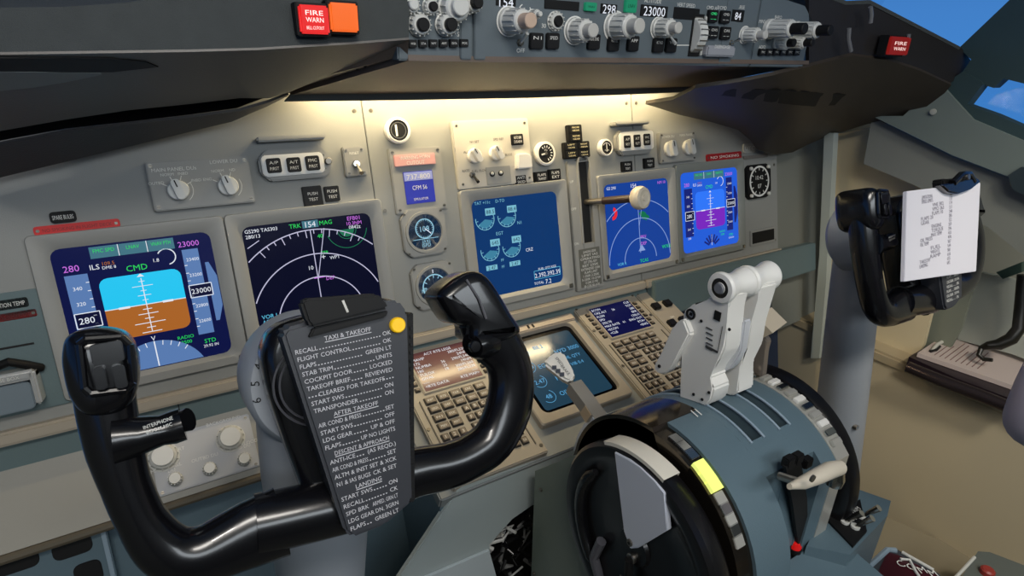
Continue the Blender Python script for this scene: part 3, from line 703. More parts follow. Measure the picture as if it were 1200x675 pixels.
# ================= glareshield
def mw(x, y, w=.04): return MIP.hit(x, y, w)
g = thing('glareshield', 'dark glareshield running the full width above the instrument panel', 'glareshield', Matrix.Translation((0, -.1, 1.2)))
Gi = g.matrix_world.inverted()
def gpart(name, rows, m, th=.006):
    b = MB(); b.T = Gi; b.sheet(rows, m, th); return b.build(name, g)
cL1 = [(-70, 225), (0, 205), (75, 187), (150, 169), (220, 152), (270, 140), (312, 122), (336, 110)]
cL2 = [(-70, 182), (0, 166), (75, 152), (150, 143), (220, 135), (280, 127), (314, 117), (337, 108)]
cL3 = [(-70, 165), (0, 151), (75, 138), (150, 127), (220, 120), (280, 113), (316, 113), (338, 106)]
cL5 = [(-70, 63), (0, 61), (75, 60), (150, 59), (220, 58), (300, 56), (400, 50), (479, 44)]
cL6 = [(-70, 11), (0, 9), (75, 8), (150, 3), (220, -8), (300, -20), (400, -22), (481, -22)]
P1 = [mw(x, y) for x, y in cL1]
def lerp(c, f): return [ypl(x, y, p.y + f * (-.215 - p.y)) for (x, y), p in zip(c, P1)]
P2 = lerp(cL2, .22); P3 = lerp(cL3, .30); P5 = [ypl(x, y, -.215) for x, y in cL5]; P6 = [ypl(x, y, -.205) for x, y in cL6]
gpart('underside_panel', [P1, P2], shield, .003)
PM = [a.lerp(b, .5) + Vector((0, 0, -.002)) for a, b in zip(P3, P5)]
gpart('underside_panel', [P3, PM, P5], UL := mat('glareshield_under_left', (92, 88, 84), .45, noise=.1, nscale=5, bump=.1, bscale=500), .002)
dn = Vector((0, .02, .004))
gpart('groove', [[a + dn + (a - b) * .3 for a, b in zip(P2, P3)], [b + dn + (b - a) * .3 for a, b in zip(P2, P3)]], blackm, .002)
gpart('face_panel', [P5, P6], fabric)
T6 = [Vector((p.x, .16, 1.262)) for p in P6]
gpart('top_panel', [P6, T6], fabric)
PP = lambda l, Y: [ypl(x, y, Y) for x, y in l]
from mathutils.geometry import intersect_ray_tri
def onrows(rows, x, y, off=.003):
    best = None; d = ray(x, y)
    for A0, B0 in zip(rows, rows[1:]):
        for i in range(len(A0) - 1):
            for tri in ((A0[i], A0[i + 1], B0[i + 1]), (A0[i], B0[i + 1], B0[i])):
                h = intersect_ray_tri(tri[0], tri[1], tri[2], d, CAM, True)
                if h and (best is None or (h - CAM).length < (best - CAM).length): best = h
    return best - d.normalized() * off if best else None
def SP(l): return [onrows([P3, PM, P5], x, y) for x, y in l]
gpart('trim_strip', [SP([(-40, 108), (0, 104), (38, 100), (75, 94), (118, 85)]), SP([(-40, 82), (0, 81.5), (38, 82), (75, 82.5), (118, 83)])], mat('trim_strip_grey', (118, 122, 120), .5), .002)
gpart('gap_shade', [SP([(-40, 81), (0, 80.5), (75, 81.5), (130, 82), (185, 76)]), SP([(-40, 66), (0, 65), (75, 65), (130, 66), (170, 70)])], blackm, .002)  # black sheet painting in the shade along the gap
_old = lambda: ('trim_strip', [PP([(-70, 112), (0, 104), (38, 101), (75, 94), (120, 84.5)], -.165), PP([(-70, 82), (0, 81.5), (38, 82), (75, 82.5), (120, 83)], -.18)], mat('trim_strip_grey', (118, 122, 120), .5), .003)
_old2 = lambda: ('gap_shade', [PP([(-70, 81), (0, 80.5), (75, 81.5), (130, 82), (185, 76)], -.19), PP([(-70, 66), (0, 65), (75, 65), (130, 66), (170, 70)], -.20)], blackm, .003)
# centre underside and lamp shade
cA = [(339, 106), (480, 105), (600, 103), (720, 101), (812, 98)]
cB = [(478, 64), (560, 66), (650, 67), (760, 68), (948, 71)]
PA = [mw(x, y, .065) for x, y in cA]; PB = [ypl(x, y, -.2) for x, y in cB]
gpart('underside_panel', [PA, [a.lerp(b, .5) for a, b in zip(PA, PB)], PB], shieldlt)
b = MB(); b.T = Gi
V = [P3[-1], PM[-1], P5[-3], P5[-2], P5[-1], PB[0], PA[0].lerp(PB[0], .5), PA[0], P2[-1], P1[-1]]
cc = sum(V, Vector()) / len(V) + Vector((0, -.004, -.004))
b.raw(V + [cc], [(i, (i + 1) % len(V), len(V)) for i in range(len(V))], shieldlt); b.build('underside_panel', g)
b = MB(); b.T = Gi
for x, y in ((419, 78), (428, 75), (489, 79), (497, 76), (489, 91), (506, 91), (645, 78), (655, 75)):
    f = .5; a = mw(x, 103, .065); q = ypl(x, 66, -.2); 
    t = (103 - y) / 37; c = ypl(x, y, a.y + (q.y - a.y) * t - .002)
    b.cyl(0, 0, .0022, -.003, .003, darkhole, 8, T=Matrix.Translation(c) @ Matrix.Rotation(.8, 4, 'X'))
b.build('vent_hole', g)
# right wing
R1 = [(757, 118), (797, 131), (836, 140), (866, 149), (880, 161), (888, 172), (909, 178), (928, 176), (943, 168), (966, 158), (1018, 142), (1060, 141)]
R2 = [(815, 99), (850, 94), (880, 89), (905, 84), (925, 79), (948, 74), (960, 71), (972, 68), (996, 62), (1042, 68), (1078, 80), (1114, 97)]
R3 = [(948, -12), (968, -8), (992, 1), (1020, 0), (1078, 30), (1126, 55), (1138, 71)]
yR2 = [-.13, -.16, -.175, -.19, -.195, -.2, -.2, -.2, -.2, -.205, -.215, -.23]
Q1 = [mw(x, y, .03) for x, y in R1[:10]] + [xpl(x, y, .87) for x, y in R1[10:]]
Q2 = [ypl(x, y, Y) for (x, y), Y in zip(R2, yR2)]
Qm = [a.lerp(b, .5) + Vector((0, -.012, -.004)) for a, b in zip(Q1, Q2)]
shr = mat('glareshield_right', (56, 48, 40), .5, noise=.12, nscale=6, bump=.12, bscale=500)
gpart('underside_panel', [Q1, Qm, Q2], shr)
Q2f = [Q2[5]] + Q2[7:11] + [ypl(1114, 97, -.23), ypl(1124, 90, -.23)]
Q3 = [ypl(x, y, Y) for (x, y), Y in zip(R3, (-.2, -.2, -.2, -.205, -.215, -.225, -.23))]
gpart('face_panel', [Q2f, [a.lerp(b, .5) for a, b in zip(Q2f, Q3)], Q3], mat('glareshield_dark', (30, 26, 26), .6, noise=.15, nscale=8, bump=.1))
gpart('top_panel', [Q3, [Vector((p.x + .02, .14, max(p.z - .03, 1.2))) for p in Q3]], fabric)
gpart('top_panel', [[ypl(475, -14, -.13), ypl(950, -14, -.13)], [Vector((-.28, .16, 1.262)), Vector((.38, .16, 1.262))]], fabric)
# slot in the right wing
s0 = [(806, 108), (850, 103), (905, 104), (960, 108), (998, 110)]; s1 = [(806, 109), (850, 111), (905, 119), (950, 124), (985, 122)]
def onwing(x, y):
    # nearest grid triangle of the wing hit by the sight line
    best = None; d = ray(x, y)
    from mathutils.geometry import intersect_ray_tri
    for A0, B0 in ((Q1, Qm), (Qm, Q2)):
        for i in range(len(A0) - 1):
            for tri in ((A0[i], A0[i + 1], B0[i + 1]), (A0[i], B0[i + 1], B0[i])):
                h = intersect_ray_tri(tri[0], tri[1], tri[2], d, CAM, True)
                if h and (best is None or (h - CAM).length < (best - CAM).length): best = h
    return best
def dens(l, n=14):
    out = []
    for k in range(n):
        t = k / (n - 1) * (len(l) - 1); i = min(int(t), len(l) - 2); f = t - i
        out.append((l[i][0] + (l[i + 1][0] - l[i][0]) * f, l[i][1] + (l[i + 1][1] - l[i][1]) * f))
    return out
W_ = [Q1, Qm, Q2]
w0 = [onrows(W_, x, y, .014) for x, y in dens(s0)]; w1 = [onrows(W_, x, y, .014) for x, y in dens(s1)]
if all(w0) and all(w1):
    gpart('groove', [w0, w1], blackm, .002)
for l in (((995, 33), (994, 46), (997, 60)), ((1020, 8), (1021, 18), (1020, 27)), ((1065, 40), (1063, 52), (1057, 65))):
    b = MB(); b.T = Gi; b.tube([ypl(x, y, -.225) for x, y in l], .0035, mat('edge_trim', (110, 110, 112), .4), 8); b.build('edge_trim', g)
# floodlight under the shield
fl = thing('panel_floodlight', 'long grey lamp shade with warm tube under the glareshield centre', 'lamp', MIP.M(.1, .37, .04)); Fi = fl.matrix_world.inverted()
b = MB(); b.T = Fi; b.sheet([[mw(x, y, .062) for x, y in ((333, 118), (480, 116.5), (620, 114), (740, 110), (800, 107.5))], [mw(x, y, .068) for x, y in ((345, 105), (480, 104), (620, 102.5), (740, 100.5), (815, 97.5))]], mat('shade_grey', (92, 98, 98), .5), .004); b.build('lamp_shade', fl)
b = MB(); b.T = Fi; b.tube([mw(800, 107, .063), mw(806, 104, .066), mw(817, 97, .069)], .003, mat('shade_tip', (205, 170, 110), .4), 8); b.build('end_bracket', fl)
b = MB(); b.tube([(-.34, .0, -.006), (.30, .0, -.006)], .006, mat('lamp_tube', (255, 240, 210), .4, emit=(255, 206, 130), es=4), 10); b.build('lamp_tube', fl)

# ================= warning lights on the glareshield
GF = Plane((0, -.222, 1.2), (1, 0, 0), (0, 0, 1))
def warn(label, pts, m1, txt, grp):
    m = Mod(GF, 'warning_light', label, 'warning light', pts, grp, w=.004)
    b = MB(); b.box(m.x0 - .002, m.x1 + .002, m.y0 - .002, m.y1 + .002, -.012, .003, blackm, .001); m.part('frame', b)
    f = MB(); f.box(m.x0, m.x1, m.y0, m.y1, .003, .0075, m1, .0015)
    for t, y, sz in txt: f.text(t, 0, m.H * y, m.H * sz, .0078, mat('lens_print', (250, 225, 220), .5, emit=(250, 215, 205), es=.8), fit=m.W * .6)
    m.part('lens', f)
warn('red FIRE WARN light at the left end of the mode panel', [(347, 7), (382, 5), (387, 39), (354, 41)], mat('lens_red', (150, 10, 10), .3, emit=(222, 26, 26), es=.8), (('FIRE', .24, .18), ('WARN', 0, .18), ('BELL CUTOUT', -.28, .12)), None)
warn('plain orange warning light right of the red FIRE WARN light', [(384, 4), (416, 3), (421, 36), (389, 39)], mat('lens_orange', (170, 70, 10), .3, emit=(226, 96, 22), es=.85), (), None)
warn('red warning light on the far right wing of the glareshield', [(1040, 42), (1063, 44), (1064, 66), (1042, 63)], mat('lens_red_dim', (130, 20, 16), .35, emit=(120, 22, 18), es=.6), (('FIRE', .15, .2), ('WARN', -.15, .2)), None)

# ================= mode control panel and the two display control panels
def mknob(m, x, y, r, ht, mm=None, top=None, ring=True, name='rotary_knob'):
    c = m.L(x, y); 
    if ring:
        b = MB(); b.ring(c[0], c[1], r * 1.15, r * 1.28, .0005, .0012, white, 28, .6, 5.6); m.part('knob_marking', b)
    return round_knob(m, name, c[0], c[1], .0005, r, ht, mm, r * .62, top)
def mpush(m, x, y, t, hx=8.5, hy=9.5, t2=None, ink=None, mm=None):
    c = m.L(x, y); a = m.L(x + hx, y); d = m.L(x, y - hy); w2 = a[0] - c[0]; h2 = d[1] - c[1]
    return push(m, c[0] - w2, c[0] + w2, c[1] - h2, c[1] + h2, .0005, t, t2, .0045, ink=ink, m=mm)
ex0 = MCP.uv(477, 62)[0]; mx0 = MCP.uv(553, 64)[0]; mx1 = MCP.uv(880, 66)[0]; ex1 = MCP.uv(943, 68)[0]
ink_green = mat('legend_green', (60, 220, 130), .4, emit=(40, 200, 110), es=.7)
# left display control panel
m = Mod(MCP, 'display_control_panel', 'grey display control panel with knobs, left of the mode panel', 'control panel', (ex0 - .01, mx0 - .001, -.012, .086))
b = MB(); b.box(m.x0, m.x1, m.y0, m.y1, -.07, 0, mcpg, .0015); b.box(m.x1 - .014, m.x1 - .001, m.y0 + .002, m.y1, 0, .003, mcpg, .001)
for t, x, y in (('MINS', 482, 22), ('BARO', 520, 18), ('VOR1', 492, 25), ('VOR2', 538, 32), ('FPV', 504, 6), ('STD', 541, 40)): b.text(t, *m.L(x, y), .0048, .0004, white)
m.part('body', b)
for k, (x, t) in enumerate(zip((482, 494, 506, 518, 530, 542), ('WXR', 'STA', 'WPT', 'ARPT', 'DATA', 'POS'))): mpush(m, x, 51 - .12 * k, t, 4.6, 4.6)
for x, y, r, h, tp in ((490, 29, .0105, .010, blackm), (521, 29, .0105, .012, blackm), (503, 8, .0075, .008, blackm), (530, 8, .0150, .014, None), (548, 4, .0095, .016, blackm), (480, 6, .008, .008, None)): mknob(m, x, y, r, h, knobw, tp, False)
# mode panel
m = Mod(MCP, 'mode_control_panel', 'grey mode control panel with white knobs and glowing number windows, top centre', 'control panel', (mx0, mx1, -.012, .090))
b = MB(); b.box(m.x0, m.x1, m.y0, m.y1, -.07, 0, mcpg, .0015)
def win(x0, y0, x1, y1, t=None, sz=.0105):
    q = m.R([(x0, y0), (x1, y1)]); b.box(q[0], q[1], min(q[2], q[3]), max(q[2], q[3]), -.001, .0012, blackm, .0004)
    if t: b.text(t, (q[0] + q[1]) / 2, (q[2] + q[3]) / 2, sz, .0014, eW)
win(638, -1, 678, 13); win(704, 4, 722, 17, '298'); win(751, 5, 781, 21, '23000', .0115); win(790, 8, 818, 24); win(858, 11, 870, 26, '84', .010); win(581, -4, 604, 8, '154')
b.box(*[v for v in m.R([(853, 0), (856, 66)])][:2], m.y0 + .002, m.y1, 0, .0008, mcpg)
for t, x, y in (('ALTITUDE', 765, 1), ('VERT SPEED', 804, 6), ('F/D', 623, 25), ('COURSE', 590, -8), ('DN', 820, 21), ('UP', 826, 62), ('CMD A', 834, 9), ('B/CMD', 846, 9), ('ON', 608, 36), ('OFF', 610, 59), ('30', 637, 30), ('10', 651, 23), ('COURSE', 866, 8)): b.text(t, *m.L(x, y), .0048, .0004, white)
q0 = m.L(793, 53); q1 = m.L(811, 53); b.line(q0[0], q0[1], q1[0], q1[1], .0012, .0001, white)
q0 = m.L(615, 10); b.ring(q0[0], q0[1] - .004, .008, .009, 0, .0004, white, 24, 2, 7)
b.box(m.x0 + .002, m.x0 + .016, m.y0 + .002, m.y1 - .04, 0, .0025, mcpg, .001)
m.part('body', b)
for x, y, t, hx, hy in ((627, 48, 'N1', 7.5, 9.5), (646, 48, 'SPEED', 7.2, 9.5), (694, 49, 'LVL CHG', 6.8, 9), (717, 51, 'HDG SEL', 6.2, 9), (740, 51, 'APP', 6.2, 9), (769.5, 53, 'ALT HLD', 5.8, 8.5), (784.5, 53, 'V/S', 5.8, 8.5)):
    mpush(m, x, y, t, hx, hy, ' ')
for x, y, t in ((833, 19, 'CMD'), (847.5, 20, 'CMD'), (833.5, 38, 'CWS'), (848, 39, 'CWS')): mpush(m, x, y, t, 5.4, 7.5, '--', ink_green if x < 840 and y < 30 else None)
mpush(m, 690, 8, 'VNAV', 6.5, 5, None, mat('key_dark', (10, 60, 45), .4), mat('key_green', (20, 110, 80), .4, emit=(16, 110, 78), es=.7))
mpush(m, 737, 7, 'LNAV', 6.5, 8, None, mat('key_dark', (10, 60, 45), .4), mat('key_green', (20, 110, 80), .4))
for x, y, r, h in ((596, 25, .0125, .030), (673, 36, .0125, .024), (720, 31, .0140, .030), (771, 33, .0110, .024), (872, 41, .0095, .024)):
    mknob(m, x, y, r, h, knobw, mat('knob_cap', (186, 184, 178), .4) if x != 596 else mat('knob_cap_tan', (196, 170, 150), .4))
mknob(m, 650, 25, .0098, .006, knobw, blackm, False)
mknob(m, 623, 17, .0045, .012, knobw, None, True)
c = m.L(815, 41); t = MB(); t.box(c[0] - .010, c[0] + .011, c[1] - .027, c[1] + .026, 0, .0015, blackm)
t.lathe([(0, -.0075), (.021, -.0075), (.023, -.006), (.023, .006), (.021, .0075), (0, .0075)], knobw, 36, T=Matrix.Translation((c[0], c[1], -.006)) @ Matrix.Rotation(pi / 2, 4, 'Y'))
for k in range(9):
    a = -1.2 + .3 * k; t.box(-.0075, .0075, -.0006, .0006, .0225, .024, steel, T=Matrix.Translation((c[0], c[1], -.006)) @ Matrix.Rotation(a, 4, 'X'))
t.box(c[0] + .012, c[0] + .015, c[1] - .026, c[1] + .024, 0, .004, knobw, .001); m.part('thumb_wheel', t)
t = MB(); q = m.R([(830, 53), (861, 67)], .01); t.box(q[0], q[1], min(q[2:]), max(q[2:]), 0, .010, mat('disengage_bar', (150, 152, 158), .4), .002); t.text('DISENGAGE', (q[0] + q[1]) / 2, (q[2] + q[3]) / 2 + .006, .0045, .0103, white); m.part('disengage_bar', t)
toggle(m, *m.L(856, 50), 0, .4, 1.0); toggle(m, *m.L(609, 50), 0, .8, 1.0, knobw); toggle(m, *m.L(783, 42), 0, -.8, 1.0, knobw)
# right display control panel
m = Mod(MCP, 'display_control_panel', 'grey display control panel with stacked white knobs, right end of the mode panel', 'control panel', (mx1 + .001, ex1, -.012, .088))
b = MB(); b.prism([(m.x0, m.y0), (m.x1, m.y0), (m.x1, m.y1 - .03), (m.x1 - .025, m.y1 - .012), (m.x0, m.y1)], -.07, 0, mcpg, .0015)
for t, x, y in (('MINS', 893, 25), ('VOR1', 893, 45), ('BARO', 912, 20), ('ADF2', 893, 55)): b.text(t, *m.L(x, y), .0048, .0004, white)
m.part('body', b)
for k in range(6): mpush(m, 891 + 8 * k, 61, 'TFC', 3.3, 4)
for x, y, r, h, tp in ((900, 34, .0125, .040, blackm), (930, 36, .0120, .040, blackm), (910, 50, .0095, .020, blackm), (925, 50, .0085, .026, blackm)): mknob(m, x, y, r, h, knobw, tp, False)

# ================= boards below the instrument panel
LIP0 = MIP.pt(0, -.036, 0)
kb = MB(T=MIP.M()); kb.box(-.86, .742, -.12, -.047, -.03, -.002, teal, .001); 
for X in (-.56, -.40, .30): kb.box(X, X + .0012, -.118, -.05, -.002, -.0016, darkhole)
solo('kick_board', kb, 'teal-grey kick board running directly under the tan lip of the instrument panel', 'panel')
slope = Vector((0, .080, -.045)).normalized()
KP = Plane(MIP.pt(0, -.165, .045), (1, 0, 0), (MIP.ey * slope.y + MIP.ez * slope.z))
sh = MB(T=KP.M()); sh.box(-.86, -.30, 0, .105, -.01, 0, mat('shelf_grey', (150, 148, 140), .5, noise=.05, nscale=10), .002); sh.tube([(-.86, -.003, -.004), (-.30, -.003, -.004)], .006, mat('shelf_edge', (92, 84, 70), .5), 10)
solo('sloping_shelf', sh, 'sloping grey shelf at the lower left with a brown front edge', 'panel')
m = Mod(KP, 'lighting_panel', 'light grey panel of round dimmer knobs on the sloping shelf, left of the column', 'control panel', [(172, 512), (296, 487), (302, 551), (186, 580)], w=.006)
b = MB(); b.box(m.x0, m.x1, m.y0 + .001, m.y1, .0005, .006, mat('pale_panel', (176, 178, 182), .45, noise=.04, nscale=14), .0015); screws(b, m.x0, m.x1, m.y0, m.y1, .006)
for t, x, y in (('MAIN PANEL', 195, 548), ('DU', 201, 551), ('OUTBD DU', 240, 536), ('INBD DU', 282, 524), ('BRT', 211, 526), ('BACKGROUND', 262, 493), ('AFDS FLOOD', 285, 520)): b.text(t, *m.L(x, y), .0046, .0063, white)
m.part('body', b)
for x, y, r, h in ((206, 562, .0078, .018), (246, 550, .0078, .018), (286, 539, .0078, .018), (192, 536, .0165, .012), (270, 514, .0165, .012)): round_knob(m, 'dimmer_knob', *m.L(x, y), .006, r, h, knobw, r * .8 if r > .01 else None)
# lower board with dark recesses
LP = Plane(KP.pt(0, -.004, -.02), (1, 0, 0), Vector((0, .35, .94)))
m = Mod(LP, 'footwell_cover', 'blue-grey cover plate with dark rounded recesses in the bottom left corner', 'panel', [(-60, 650), (125, 622), (150, 730), (-40, 760)])
b = MB(); b.box(m.x0, m.x1, m.y0, m.y1, -.010, 0, blue, .001); m.part('body', b)
for pts in ([(-30, 652), (45, 643), (48, 664), (-24, 682)], [(57, 637), (106, 626), (111, 646), (64, 657)], [(84, 662), (117, 655), (124, 680), (90, 690)]):
    q = m.R(pts); r = MB(); O = rrect(q[0], q[1], q[2], q[3], .008); r.prism(O, -.004, .0012, blackm, .0008); m.part('recess_cover', r)
s = MB(); s.box(m.x1 - .006, m.x1 - .001, m.y0, m.y1, 0, .004, bluelt, .001); m.part('edge_strip', s)
fb = MB(T=LP.M(0, 0, -.03)); fb.box(-.86, -.20, -.62, .02, -.01, 0, blue)
solo('footwell_board', fb, 'blue-grey footwell board behind the left column and yoke', 'panel')
# right-hand lower region: ledge under the panel and dark navy footwell
rl = MB(T=MIP.M())
rl.prism([(.30, -.035), (.86, -.035), (.86, -.105), (.30, -.115)], .0, .024, teal, .002)
solo('right_ledge', rl, 'grey ledge under the right-hand screens, behind the white throttle knobs', 'panel')
rf = MB(T=MIP.M()); rf.box(.30, .92, -.75, -.08, -.12, -.10, mat('navy_board', (46, 58, 82), .5, noise=.08, nscale=8), .002)
solo('footwell_board', rf, 'dark navy footwell board between throttle levers and right column', 'panel')
# ================= forward aisle stand carrying the keypads
st_ = thing('aisle_stand', 'blue-grey centre stand carrying two keypad units and the lower display', 'console', CDU.M(0, .07))
def cz(p): return CDU.o.y
b = MB()
b.T = Matrix.Translation((0, -.07, 0))
b.box(-.285, .345, -.058, .212, -.02, -.0005, mat('stand_top', (132, 136, 136), .45, noise=.05, nscale=12), .002)
b.T = CDU.M(0, .07).inverted()
C0 = CDU.pt(0, -.056, -.016); C1 = CDU.pt(0, .210, -.016)
sec = [(C0.y, C0.z), (C1.y, C1.z), (C1.y, .10), (C0.y, .10)]
for x0, x1 in ((-.283, -.275), (.335, .343)):
    b.solid([(x0, y, z) for y, z in sec], [(x1, y, z) for y, z in sec], blue)
b.build('stand_body', st_)
b = MB(); b.T = CDU.M(0, .07).inverted() @ Matrix(((1, 0, 0, 0), (0, 0, -1, C0.y - .001), (0, 1, 0, 0), (0, 0, 0, 1)))
ap = Plane((0, C0.y - .001, 0), (1, 0, 0), (0, 0, 1))
def apx(x, y): return ap.uv(x, y)
out = [apx(538, 568), apx(690, 517), apx(697, 530), apx(640, 556), apx(626, 588), apx(598, 606), apx(571, 636), apx(574, 668), apx(590, 700), apx(560, 760), apx(410, 760)]
b.prism(out, -.004, .004, mat('apron_grey', (168, 178, 178), .45, noise=.05, nscale=10), .0012)
b.build('apron_plate', st_)
b = MB(); b.T = CDU.M(0, .07).inverted() @ Matrix(((1, 0, 0, 0), (0, 0, -1, C0.y - .006), (0, 1, 0, 0), (0, 0, 0, 1)))
b.prism([apx(480, 678), apx(570, 640), apx(580, 676), apx(575, 760), apx(440, 760)], 0, .004, mat('apron_light', (186, 196, 200), .45), .001); b.build('apron_tab', st_)
b = MB(); b.T = CDU.M(0, .07).inverted()
b.solid([(-.27, C0.y + .10, .10), (.33, C0.y + .10, .10), (.33, C0.y + .10, .62), (-.27, C0.y + .10, .62)], [(-.27, C0.y + .11, .10), (.33, C0.y + .11, .10), (.33, C0.y + .11, .62), (-.27, C0.y + .11, .62)], darkhole); b.build('inner_back', st_)
# wiring seen through the apron opening
rng = random.Random(3)
w_ = MB()
for k in range(34):
    x = rng.uniform(-.24, -.10); y = C0.y + rng.uniform(.012, .05); z = rng.uniform(.40, .575)
    pts = [(x, y, z)]
    for j in range(4): pts.append((pts[-1][0] + rng.uniform(-.03, .03), y + rng.uniform(-.01, .01), pts[-1][2] + rng.uniform(-.03, .012)))
    w_.tube(pts, rng.uniform(.0015, .004), (blackm, blackm, blackp, mat('wire_grey', (130, 130, 128), .5), mat('wire_white', (200, 200, 196), .5))[k % 5], 6)
for k in range(7): w_.box(-.22 + .018 * k, -.208 + .018 * k, C0.y + .02, C0.y + .04, .53 - .012 * (k % 3), .545 - .012 * (k % 3), (blackm, knobw)[k % 3 == 0], .002)
tag(w_.build('wiring_bundle'), 'tangle of black wiring in the opening of the pale apron left of the black wheel', 'wiring', kind='stuff')

# ================= keypad units
cdu_body = mat('keypad_body', (158, 150, 136), .45, noise=.05, nscale=20); cdu_key = mat('keypad_key', (120, 108, 94), .45)
kp_dark = mat('keypad_key_rim', (40, 36, 34), .5)
def keyb(wd, ht):
    b = MB(); b.box(-wd / 2, wd / 2, -ht / 2, ht / 2, 0, .0022, kp_dark, .0006); b.box(-wd / 2 + .0017, wd / 2 - .0017, -ht / 2 + .0017, ht / 2 - .0017, .0018, .004, cdu_key, .0006)
    return b
KEYM = {}
def cdu_unit(label, cx, scr, lines, warm):
    e = thing('keypad_unit', label, 'keypad', CDU.M(cx, .075), 'keypad units on the centre stand')
    hw = .0785; y0, y1 = -.128, .130
    b = MB(); b.box(-hw, hw, y0, y1, -.0004, .010, cdu_body, .002)
    for sx in (-1, 1):
        for yy in (-.115, -.03, .06, .12): b.cyl(sx * (hw - .006), yy, .003, .010, .0112, screw, 12)
        b.box(sx * (hw - .0125) - .0008, sx * (hw - .0125) + .0008, -.11, .02, .010, .0118, mat('keypad_groove', (92, 86, 78), .5))
    b.build('body', e)
    s0, s1, t0, t1 = -.050, .050, .033, .110
    s = MB(); s.box(s0 - .004, s1 + .004, t0 - .004, t1 + .004, .010, .0128, cdu_body, .0012); s.box(s0, s1, t0, t1, .0126, .0132, scr)
    for k, (l, r, c) in enumerate(lines):
        y = t1 - .006 - k * (t1 - t0 - .006) / len(lines)
        if l: s.text(l, s0 + .003, y, .0056, .0135, eW, 'L')
        if r: s.text(r, s1 - .003, y, .0056, .0135, eW, 'R')
        if c: s.text(c, 0, y, .0056, .0135, eW)
    s.build('screen', e)
    def K(x, y, wd, ht, t=None, name='key'):
        kk = (round(wd, 4), round(ht, 4), t)
        if kk not in KEYM:
            b = keyb(wd, ht)
            if t: b.text(t, 0, 0, .0038 if len(t) > 1 else .0055, .0042, white, fit=wd * .5 if len(t) > 1 else None)
            o = b.build(name, e); KEYM[kk] = o.data; o.matrix_local = Matrix.Translation((x, y, .010))
        else:
            o = bpy.data.objects.new(name, KEYM[kk]); COL.objects.link(o); o.parent = e; o.matrix_local = Matrix.Translation((x, y, .010))
    for sx in (-1, 1):
        for k in range(6): K(sx * .0605, .098 - .0115 * k, .009, .0075, None, 'line_key')
    rows = (('INIT', 'RTE', 'CLB', 'CRZ', 'DES'), ('LEGS', 'DEP', 'HOLD', 'PROG', 'EXEC'))
    for r, ts in enumerate(rows):
        for i, t in enumerate(ts): K(-.050 + .0212 * i, .016 - .0165 * r, .0185, .0135, t)
    for r, ts in enumerate((('N1', 'FIX'), ('PREV', 'NEXT'))):
        for i, t in enumerate(ts): K(-.050 + .0212 * i, -.017 - .0165 * r, .0185, .0135, t)
    al = 'ABCDEFGHIJKLMNOPQRSTUVWXYZ'
    n = 0
    for r in range(6):
        for c in range(5):
            if n < 26: K(-.0045 + .0142 * c, -.0165 - .0165 * r, .0118, .0125, al[n]); n += 1
            else: K(-.0045 + .0142 * c, -.0165 - .0165 * r, .0118, .0125, ('SP', 'DEL', '/', 'CLR')[n - 26]); n += 1
    for r in range(4):
        for c in range(3): K(-.0555 + .0142 * c, -.0515 - .0165 * r, .0118, .0125, '123456789.0-'[r * 3 + c])
    return e
capt = [('', '', 'ACT RTE LEGS'), ('MAVIP', '280/FL230', ''), ('172', '24NM', ''), ('NUMBA', '290/FL240', '36'), ('180', '19NM', '25'), ('TULOX', '300/FL260', '18'), ('GIVAL', '280/FL230', ''), ('----', '----', ''), ('<RTE DATA', 'RTE MAP>', '')]
fo_ = [('ECON', 'CLB', ''), ('CRZ ALT', 'TGT', '26'), ('FL350', '280', ''), ('SPD', 'ERR', ''), ('292/.78', '120LO', ''), ('MAX RATE', 'ENG OUT', '61'), ('<ECON', 'RTA>', ''), ('<CLB', '<ENG', '')]
cdu_unit('keypad unit with a painted reddish reflection on its screen, seen through the left yoke', -.187, mat('cdu_screen_reflection', (70, 40, 34), .12, emit=(74, 48, 50), es=1, spec=.2), capt, True)  # reddish base and glow stand in for a reflection on the dark screen
cdu_unit('keypad unit with dark blue screen, left of the white throttle levers', .187, mat('cdu_screen_blue', (5, 6, 20), .14, emit=(14, 16, 62), es=1, spec=.2), fo_, False)
# ================= lower display
m = Mod(CDU, 'lower_display', 'large tilted dark teal display between the two keypad units', 'display', (-.094, .094, -.012, .186), None)
b = MB(); O = rrect(m.x0, m.x1, m.y0, m.y1, .005); I1 = rrect(-.080, .080, -.082, .082, .012); n = len(O)
rows = [[(x, y, 0) for x, y in O], [(x, y, .010) for x, y in O], [(x * .98, y * .98, .012) for x, y in O], [(x, y, .012) for x, y in I1], [(x * .985, y * .985, .004) for x, y in I1]]
b.raw([p for r in rows for p in r], [(k * n + i, k * n + (i + 1) % n, (k + 1) * n + (i + 1) % n, (k + 1) * n + i) for k in range(4) for i in range(n)], mat('lower_bezel', (158, 150, 138), .42, noise=.05, nscale=20)); m.part('bezel', b)
b = MB(); b.prism(rrect(-.0795, .0795, -.082, .082, .012), .001, .005, glassb); b.prism(rrect(-.070, .070, -.074, .070, .006), .005, .0055, mat('lower_screen', (10, 20, 28), .14, emit=(30, 58, 76), es=1))
lc = glow('lower_ink', (84, 158, 205))
for i, (x, y, t) in enumerate(((-.045, .045, '88.4'), (-.010, .050, '88.2'), (-.05, .015, '645'), (-.022, .010, 'EGT'), (-.048, -.018, '2.47'), (-.012, -.022, 'FF'), (-.05, -.05, '48'), (-.015, -.052, 'OIL P'))):
    b.text(t, x, y, .009, .0057, lc); b.ring(x, y, .012, .0128, .0055, .0057, lc, 20, -2.5, 1) if i % 2 == 0 else None
